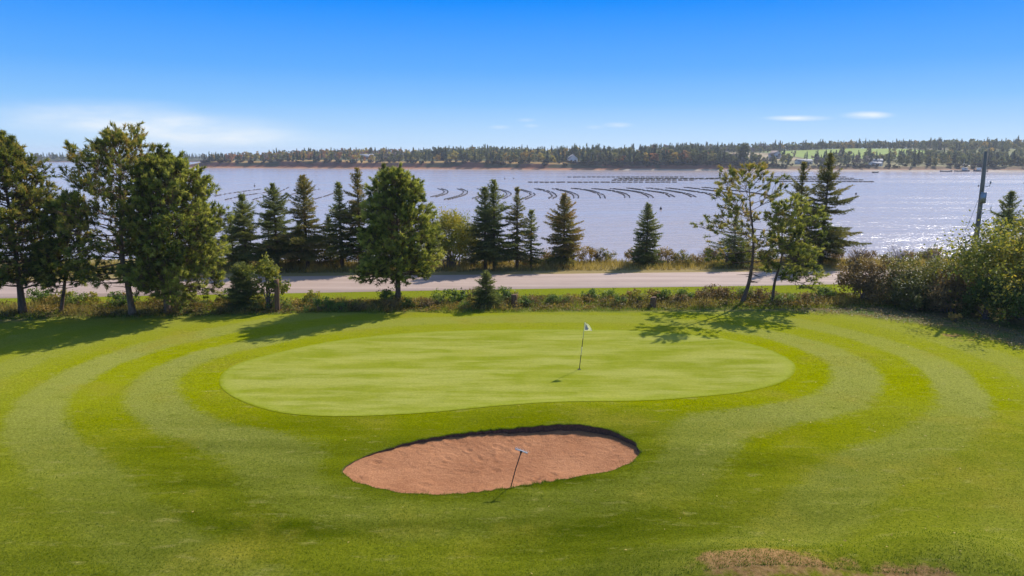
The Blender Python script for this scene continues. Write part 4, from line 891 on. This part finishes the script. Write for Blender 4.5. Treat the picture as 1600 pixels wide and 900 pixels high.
float_line([(-435.2, 643.8), (-446.7, 671.9), (-451.0, 690.0), (-450.1, 702.5)], 3.5, .4, False, 'mussel_float_line', 'faint far line of floats seen between the tall pines', None, .2)
mb = MB()
for o_ in (-.62, .62): mb.tube([(-1.05, o_, .12), (-.9, o_, .14), (.9, o_, .14), (1.05, o_, .12)], (.12, .24, .24, .12), 7)
mb.box((0, 0, .10), (1.7, 1.0, .30)); cage = mb.mesh('oyster_cage', False); cage.materials.append(M['black'])
ROWS = [(34.7, 106, 417, 2.95, 0), (62, 133, 396, 2.95, 1), (58, 128, 384, 2.95, 1), (54, 100, 366, 2.95, 1), (9, 84, 341, 2.75, 0)]
for (x0, x1, y, sp, k) in ROWS:
    for q in range(int((x1-x0)/sp)):
        o = link('oyster_cage', cage, None, None, (x0 + q*sp + rng.normal(0, .15), y + rng.normal(0, .5) + .05*q, WATER + .06), rng.normal(.55 if k else .15, .12))
        tag(o, 'dark floating oyster cage in the wide raft field behind the curved float lines', 'cage', 'oyster cages off the wooded shore')
for r_ in range(4):
    for q in range(19):
        o = link('oyster_cage', cage, None, None, (134 + r_*5.5 + q*2.6*(1 + r_*.03), 352 + r_*24 - q*.25, WATER + .06), rng.normal(.5, .12))
        tag(o, 'dark floating oyster cage in the raft field behind the tallest shore spruce', 'cage', 'oyster cages behind the tallest spruce')
for q, (x, y) in enumerate([(-112, 300), (203, 300), (120, 240), (60, 148), (245, 330), (38, 175), (-4, 385), (1, 392)]):
    mb = MB(); mb.tube([(0, 0, -.2), (0, 0, .35), (0, 0, .6)], (.3, .3, .12), 8); mb.tube([(0, 0, .5), (0, 0, 1.5 if q % 3 == 0 else .8)], .05, 6)
    tag(link('marker_buoy', mb.mesh('marker_buoy', True), M['black'], None, (x, y, WATER)), 'small lone dark marker buoy floating on the open bay', 'buoy', 'marker buoys on the bay')

# ---------------------------------------------------------------- far shore
SH = np.array([(-360, 735), (-331, 703), (-250, 676), (-119, 644), (28, 606), (120, 590), (211, 572), (300, 562), (408, 551), (560, 540), (800, 545), (1300, 560)], float)
def shore_y(x): return np.interp(x, SH[:, 0], SH[:, 1]) + 3*vnoise(x, x*0, 37, 2)
def far_h(x, t):
    """height above datum, t metres inland of the waterline"""
    bl = np.interp(x, [-340, -200, 60, 150, 230, 300, 420], [5.4, 5.6, 5.4, 5.0, 3.6, 2.6, 2.8]) + .8*vnoise(x, t*0, 45, 5)
    rise = np.interp(x, [-340, -150, 50, 200, 320, 450, 900], [5, 6, 7, 10.5, 13.5, 17, 18])
    end = sstep(-372, -300, x)
    z = WATER - .5 + sstep(-2, 8, t)*2.0 + sstep(6, 15 + 2*vnoise(x, t*0, 13, 4), t)*(bl-.6) + sstep(25, 330, t)*rise + sstep(40, 200, t)*.8*vnoise(x, t, 60, 7)
    return np.where(end < 1, (z - WATER + .5)*end + WATER - .5, z)
xs = np.r_[np.arange(-375, 560, 4.0), np.arange(560, 1500, 25.0)]; ts = np.r_[-6, -2, 0, 2, 4, 6, 7.5, 9, 10.5, 12, 14, 18, 24, np.arange(32, 380, 9.0), 420, 500, 620]
XX, TT = np.meshgrid(xs, ts); YY = shore_y(XX) + TT; ZZ = far_h(XX, TT)
cv_ = np.zeros((*XX.shape, 3)); nzz = vnoise(XX, TT, 18, 9)
base_c = np.where(nzz[..., None] > 0, (0.10, 0.105, 0.04), (0.15, 0.125, 0.055)); cv_[:] = base_c
cv_[(XX < 60) & (TT > 13) & (TT < 60)] = (0.40, 0.24, 0.08)
cv_[(XX > 205) & (TT > 13) & (TT < 130)] = (0.20, 0.17, 0.07)
cv_[(XX > 205) & (XX < 300) & (TT > 130) & (TT < 260)] = (0.34, 0.25, 0.14)
f = (TT > 150) & (TT < 300) & (XX > 305) & (XX < 470); cv_[f] = (0.22, 0.28, 0.04)
cv_[(XX > 470) & (TT > 60) & (TT < 250)] = (0.17, 0.17, 0.055)
cv_[TT < 13] = (0.20, 0.078, 0.05); cv_[(TT < 13) & (nzz > .25)] = (0.07, 0.06, 0.03); cv_[(TT < 13) & (XX > 230)] = (0.20, 0.12, 0.06)
cv_[TT < 6.5] = (0.36, 0.15, 0.08); cv_[TT < 2.5] = (0.46, 0.26, 0.15)
cv_[(TT < 5) & (XX > 95)] = (0.42, 0.34, 0.26)
nx_, nt = len(xs), len(ts); i = np.arange(nt-1)[:, None]*nx_; j = np.arange(nx_-1)[None]
FQ = np.stack([i+j, i+j+1, i+nx_+j+1, i+nx_+j], -1).reshape(-1, 4)
link('far_shore', mesh_np('far_shore', np.stack([XX, YY, ZZ], -1).reshape(-1, 3), [FQ], {'cover': cv_.reshape(-1, 3)}, True), M['far_land'], kind='structure')
# the more distant shore seen between the pines
xs2 = np.arange(-2400, 100, 20.0); ts2 = np.array([-5, 0, 4, 8, 12, 20, 60, 120, 250, 500.])
X2, T2 = np.meshgrid(xs2, ts2); Y2 = 1190 + 10*vnoise(X2, X2*0, 120, 3) + T2; Z2 = WATER - .5 + sstep(-2, 6, T2)*1.2 + sstep(4, 12, T2)*3.2 + sstep(10, 300, T2)*3
c2 = np.zeros((*X2.shape, 3)); c2[:] = (0.09, 0.085, 0.04); c2[T2 < 7] = (0.2, 0.12, 0.08)
n2 = len(xs2); i = np.arange(len(ts2)-1)[:, None]*n2; j = np.arange(n2-1)[None]
link('distant_shore', mesh_np('distant_shore', np.stack([X2, Y2, Z2], -1).reshape(-1, 3), [np.stack([i+j, i+j+1, i+n2+j+1, i+n2+j], -1).reshape(-1, 4)], {'cover': c2.reshape(-1, 3)}, True), M['far_land'], kind='structure')

def far_conifer(mb, p, h, r, c, rg):
    n = 64; t = rg.random(n)**.75; a = rg.uniform(0, 6.28, n); rz = r*(1-t)**.85*rg.uniform(.55, 1.1, n) + .12
    ax = np.c_[np.zeros((n, 2)), .10*h + t*h*.88]; D = np.c_[np.cos(a), np.sin(a), rg.uniform(-.45, .15, n)]
    S = np.c_[-np.sin(a), np.cos(a), rg.normal(0, .5, n)]*(.22*r + .30*rz)[:, None]
    tip = ax + D*rz[:, None]; V = np.stack([ax - S + [0, 0, .06*h], ax + S - [0, 0, .03*h], tip], 1).reshape(-1, 3)
    mb.add(V + p, tris=np.arange(3*n).reshape(-1, 3), a=np.repeat(np.asarray(c)[None]*rg.uniform(.7, 1.35, (n, 1)), 3, 0))
    mb.add(np.array([(-.14, 0, 0), (.14, 0, 0), (0, 0, h*.7)]) + p, tris=[[0, 1, 2]], a=np.tile((.06, .05, .04), (3, 1)))
def far_broad(mb, p, h, r, c, rg):
    n = 84; lob = rg.normal(0, 1, (7, 3))*[r*.48, r*.48, h*.2] + [0, 0, h*.60]; ii = rg.integers(0, 7, n)
    off = rg.normal(0, 1, (n, 3)); off = unit(off)*rg.uniform(.5, 1, (n, 1))*r*.46
    O = lob[ii] + off; O[:, 2] = np.clip(O[:, 2], h*.12, h)
    D1 = unit(rg.normal(0, 1, (n, 3)))*r*.30; D2 = unit(np.cross(D1, off))*r*.26
    V = np.stack([O - D1 - D2, O + D1 - D2*.6, O + D2*1.1], 1).reshape(-1, 3)
    lc = rg.uniform(.75, 1.25, (7, 1))[ii]*rg.uniform(.8, 1.2, (n, 1))
    mb.add(V + p, tris=np.arange(3*n).reshape(-1, 3), a=np.repeat(np.asarray(c)[None]*lc, 3, 0))
    mb.add(np.array([(-.2, 0, 0), (.2, 0, 0), (.1, 0, h*.6), (-.1, 0, h*.6)]) + p, quads=[[0, 1, 2, 3]], a=np.tile((.10, .085, .07), (4, 1)))
CON = [(.082, .105, .046), (.095, .125, .05), (.12, .14, .055), (.075, .092, .05)]
OLV = [(.14, .15, .045), (.17, .17, .05), (.21, .19, .055)]; AUT = [(.38, .18, .065), (.40, .26, .05), (.46, .36, .06), (.34, .17, .085)]; GRY = [(.23, .19, .16), (.21, .17, .13)]
HOUSES = [(-161.9, 774, 'h1'), (55.3, 632, 'h2'), (307, 584, 'h3'), (263, 626, 'h4'), (296, 740, 'h5')]
fw = MB(); rg = np.random.default_rng(99); cnt = 0
def pick(x, u):
    if x < -120: return ('b', AUT+AUT+GRY+OLV) if u < .66 else ('c', CON)
    if x < 40: return ('b', OLV+AUT[1:3]+OLV) if u < .55 else ('c', CON)
    if x < 190: return ('c', CON) if u < .70 else ('b', OLV+AUT[:2])
    if x < 330: return ('c', CON) if u < .5 else ('b', OLV+GRY)
    return ('b', OLV+OLV+AUT[1:2]) if u < .62 else ('c', CON)
def blocked(x, t):
    y = shore_y(x) + t
    for hx, hy, _ in HOUSES:
        if abs(x - hx*(y/hy)) < 9 and y < hy + 7 and y > hy - 60: return True
        if abs(x-hx) < 12 and abs(y-hy) < 10: return True
    if x < -25 and x > -290 and t < 50: return rg.random() < .93
    if x < 95 and x > -10 and t < 26: return rg.random() < .55
    if 305 < x < 470 and 150 < t < 300: return True
    if 205 < x < 300 and 60 < t < 260: return rg.random() < .86
    if 280 < x < 345 and t < 60: return rg.random() < .72
    if x > 350 and x < 372 and t < 45: return True
    if 470 < x < 900 and 20 < t < 200: return rg.random() < .55
    return False
def far_tree(mb, x, t, sc_=1.0):
    z = float(far_h(np.float64(x), np.float64(t))) - .2; p = np.array([x, float(shore_y(np.float64(x))) + t, z])
    kd, cs = pick(x, rg.random()); c = cs[rg.integers(len(cs))]
    if kd == 'c': h = rg.uniform(5.5, 12.5)*sc_*(1 + .18*float(vnoise(np.float64(x), np.float64(t), 25, 21))); far_conifer(mb, p, h, h*rg.uniform(.22, .32), c, rg)
    else: h = rg.uniform(5.0, 10.0)*sc_; far_broad(mb, p, h, h*rg.uniform(.30, .42), c, rg)
for q in range(4200):
    x = rg.uniform(-318, 640); t = 16 + 330*rg.random()**1.35
    if x > 40 and x < 190: t = 14 + 150*rg.random()**1.6
    if blocked(x, t): continue
    far_tree(fw, x, t, (1.28 if 40 < x < 190 else 1.05)*(.85 if x < -100 else 1))
for q in range(900):                                               # skyline wood behind the fields
    x = rg.uniform(180, 700); t = rg.uniform(305, 400); far_tree(fw, x, t, .95)
for q in range(900):                                               # scrub on the bluff
    x = rg.uniform(-318, 600); t = rg.uniform(11, 17)
    if (x > 230 or x < 60) and rg.random() < .7: continue
    z = float(far_h(np.float64(x), np.float64(t))) - .2; far_broad(fw, np.array([x, float(shore_y(np.float64(x))) + t, z]), rg.uniform(1.2, 2.8), rg.uniform(1.2, 2.4), [(.05, .055, .03), (.09, .07, .04), (.07, .05, .04)][rg.integers(3)], rg)
o = link('far_woods', fw.mesh('far_woods', an='cover'), M['far_tree'], kind='stuff'); o['label'] = 'mixed autumn woods massed along the far shore of the bay'
fw = MB()
for q in range(700):
    x = rg.uniform(-1500, -250); t = 10 + 160*rg.random()**1.5; z = WATER + 3.5 + 3*float(sstep(10, 300, np.float64(t)))
    p = np.array([x, 1190 + float(10*vnoise(np.float64(x), 0.0, 120, 3)) + t, z]); h = rg.uniform(8, 13)
    if rg.random() < .75: far_conifer(fw, p, h, h*.24, CON[rg.integers(4)], rg)
    else: far_broad(fw, p, h*.8, h*.35, (OLV+GRY)[rg.integers(5)], rg)
o = link('distant_woods', fw.mesh('distant_woods', an='cover'), M['far_tree'], kind='stuff'); o['label'] = 'dark band of woods on the more distant shore'
# landmark trees standing clear of the far woods
for (x, t, h, kd, c, lab) in [(197, 20, 17.0, 'b', (.10, .11, .035), 'tall rounded tree standing above the far woods beside the meadow'),
                              (-66, 60, 14.5, 'c', CON[1], 'tall spruce rising above the far woods near the grey-roofed house'),
                              (-75, 70, 13.5, 'b', (.07, .085, .035), 'tall broadleaf tree beside the spruce above the far woods'),
                              (316, 22, 11.5, 'c', CON[0], 'dark spruce beside the white far-shore house'), (334, 18, 11, 'c', CON[2], 'spruce between the white house and the landing'),
                              (418, 26, 13, 'c', CON[0], 'dark spruce beside the far boat landing'), (404, 24, 12, 'c', CON[3], 'shorter dark spruce beside the far boat landing'), (426, 30, 12.5, 'c', CON[1], 'bushy spruce beyond the far boat landing')]:
    mb = MB(); lr = np.random.default_rng(int(h*10)+int(abs(x)))
    for rep in range(3):
        (far_conifer if kd == 'c' else far_broad)(mb, np.zeros(3), h, h*(.24 if kd == 'c' else .34), c, lr)
    me = mb.mesh('far_tree', an='cover')
    tag(link('far_tree', me, M['far_tree'], None, (x, float(shore_y(np.float64(x))) + t, float(far_h(np.float64(x), np.float64(t))) - .2)), lab, 'tree', 'landmark trees on the far shore')

def house(name, x, y, w, d, h, rh, wall, roof, label, rz=0.0, wins=3, gable_front=False, cat='house'):
    z = float(far_h(np.float64(x), np.float64(y) - shore_y(np.float64(x)))) - .3
    root = empty(name, (x, y, z), rz); tag(root, label, cat, 'houses on the far shore')
    mb = MB(); mb.box((0, 0, h/2), (w, d, h))
    if gable_front: mb.add([(-w/2, -d/2, h), (w/2, -d/2, h), (0, -d/2, h+rh), (-w/2, d/2, h), (w/2, d/2, h), (0, d/2, h+rh)], tris=[[0, 1, 2], [4, 3, 5]])
    else: mb.add([(-w/2, -d/2, h), (-w/2, d/2, h), (-w/2, 0, h+rh), (w/2, -d/2, h), (w/2, d/2, h), (w/2, 0, h+rh)], tris=[[1, 0, 2], [3, 4, 5]])
    link('wall', mb.mesh('wall'), M[wall], root)
    mb = MB(); o_ = .4; th_ = .22
    for s in (-1, 1):
        if gable_front: a = [(s*(w/2+o_), -d/2-o_, h-o_*rh/(w/2)), (s*(w/2+o_), d/2+o_, h-o_*rh/(w/2)), (0, d/2+o_, h+rh), (0, -d/2-o_, h+rh)]
        else: a = [(-w/2-o_, s*(d/2+o_), h-o_*rh/(d/2)), (w/2+o_, s*(d/2+o_), h-o_*rh/(d/2)), (w/2+o_, 0, h+rh), (-w/2-o_, 0, h+rh)]
        a = np.array(a, float) + [0, 0, .03]; mb.add(np.concatenate([a, a+[0, 0, th_]]), [[0, 1, 2, 3], [7, 6, 5, 4], [0, 4, 5, 1], [1, 5, 6, 2], [2, 6, 7, 3], [3, 7, 4, 0]])
    ro = link('roof', mb.mesh('roof'), M[roof], root)
    mb = MB(); mb.box((w*.22, .3, h+rh+.3), (.7, .7, 1.3)); link('chimney', mb.mesh('chimney'), M['roof_brown'], ro)
    for q in range(wins):
        xx = (-.5 + (q+.5)/wins)*w*.9; mb = MB(); mb.box((xx, -d/2-.02, h*.56), (w/wins*.42, .06, h*.36)); wo_ = link('window', mb.mesh('window'), M['glass'], root)
        mb = MB(); mb.box((xx, -d/2-.06, h*.56-h*.2), (w/wins*.5, .1, .12)); link('sill', mb.mesh('sill'), M['white'], wo_)
    mb = MB(); mb.box((w*.05, -d/2-.03, 1.05), (.95, .07, 2.1)); link('door', mb.mesh('door'), M['roof_brown'], root)
    return root
house('far_house', -161.9, 774, 15, 9, 2.6, 3.2, 'roof_brown', 'roof_grey', 'long grey-roofed house on the far shore above the brown meadow', .1, 4)
house('far_house', 55.3, 636, 8, 8, 4.2, 3.4, 'white', 'roof_grey', 'pale gabled house among dark conifers on the far shore', .15, 2, True)
house('far_house', 306, 584, 8.5, 6, 2.5, 1.3, 'white', 'roof_grey', 'white house with dark windows close to the far waterline', .1, 3)
house('far_house', 318, 604, 7.0, 6, 4.2, 1.8, 'wall_grey', 'roof_grey', 'grey-roofed house just behind the white waterside house', -.2, 2)
house('far_house', 263, 626, 13, 8, 3.0, 1.6, 'white', 'roof_grey', 'low white building beside the far meadow', 0, 4)
house('far_barn', 272, 720, 9, 9, 4.5, 3.5, 'wall_grey', 'roof_brown', 'small grey barn at the edge of the tan far field', .3, 1, True, 'barn')
# landing and boats
def boat(name, x, y, L, B, rz, label, cabin=True, mast=False, hm='hull'):
    root = empty(name, (x, y, WATER), rz); tag(root, label, 'boat', 'boats at the far landing')
    st = np.linspace(-1, 1, 9); V = []
    for s in st:
        wd = B/2*(1-max(s, 0)**2.2*.95); sh = .9+.55*max(s, 0)**2
        V += [(s*L/2, -wd, sh), (s*L/2, -wd*.75, -.3), (s*L/2, wd*.75, -.3), (s*L/2, wd, sh)]
    V = np.array(V); i = np.arange(8)[:, None]*4; j = np.arange(4)[None]; k = (j+1) % 4
    mb = MB(); mb.add(V, np.concatenate([np.stack([i+j, i+4+j, i+4+k, i+k], -1).reshape(-1, 4), [[0, 1, 2, 3]]])); link('hull', mb.mesh('hull'), M[hm], root)
    if cabin:
        mb = MB(); mb.box((L*.12, 0, 1.9), (L*.26, B*.66, 2.0)); mb.box((L*.12, 0, 2.98), (L*.31, B*.74, .14)); cb = link('cabin', mb.mesh('cabin'), M['white'], root)
        mb = MB(); mb.box((L*.12, -B*.335, 2.25), (L*.2, .06, .7)); link('window', mb.mesh('window'), M['glass'], cb)
    if mast: mb = MB(); mb.tube([(L*.02, 0, 1), (L*.02, 0, 9.5)], (.14, .07), 6); mb.tube([(L*.02, 0, 6), (-L*.35, 0, 3)], .06, 5); link('mast', mb.mesh('mast'), M['steel'], root)
boat('work_boat', 360, 553, 12, 4, .1, 'work boat with pale cabin and mast at the far landing', True, True)
boat('work_boat', 374, 553, 10, 3.6, 2.9, 'dark work boat with a wheelhouse beside the concrete ramp', True)
boat('barge', 344, 548, 9, 3.6, 0, 'flat dark barge moored ahead of the work boats', False)
boat('skiff', 270, 514, 5, 1.9, .2, 'small dark open skiff off the far beach', False)
mb = MB(); mb.add([(365, 556, WATER+.3), (372, 555, WATER+.3), (396, 588, .35), (388, 590, .35), (365, 556, WATER-.4), (372, 555, WATER-.4), (396, 588, -1), (388, 590, -1)], [[0, 1, 2, 3], [4, 7, 6, 5], [0, 4, 5, 1], [1, 5, 6, 2], [2, 6, 7, 3], [3, 7, 4, 0]])
link('boat_ramp', mb.mesh('boat_ramp'), M['concrete'], kind='structure')
at_ = empty('radio_mast', (51, 860, 2)); tag(at_, 'thin radio mast on the skyline behind the far woods', 'mast')
mb = MB(); mb.tube([(0, 0, 0), (0, 0, 18)], (.35, .2), 5); link('shaft', mb.mesh('shaft'), M['steel'], at_)

# ---------------------------------------------------------------- thin sea air over the bay
mb = MB(); mb.box((0, 0, 11), (8200, 8200, 46)); hz = link('haze', mb.mesh('haze'), None, None, (0, 0, 0), kind='stuff')
m = bpy.data.materials.new('sea_haze'); m.use_nodes = True; nd = m.node_tree.nodes; nd.clear()
o_ = nd.new('ShaderNodeOutputMaterial'); v = nd.new('ShaderNodeVolumePrincipled'); v.inputs['Color'].default_value = (.86, .91, 1.0, 1); v.inputs['Density'].default_value = 0.00017; v.inputs['Anisotropy'].default_value = 0.2
m.node_tree.links.new(v.outputs[0], o_.inputs['Volume']); hz.data.materials.append(m); hz['label'] = 'thin pale sea haze over the bay'
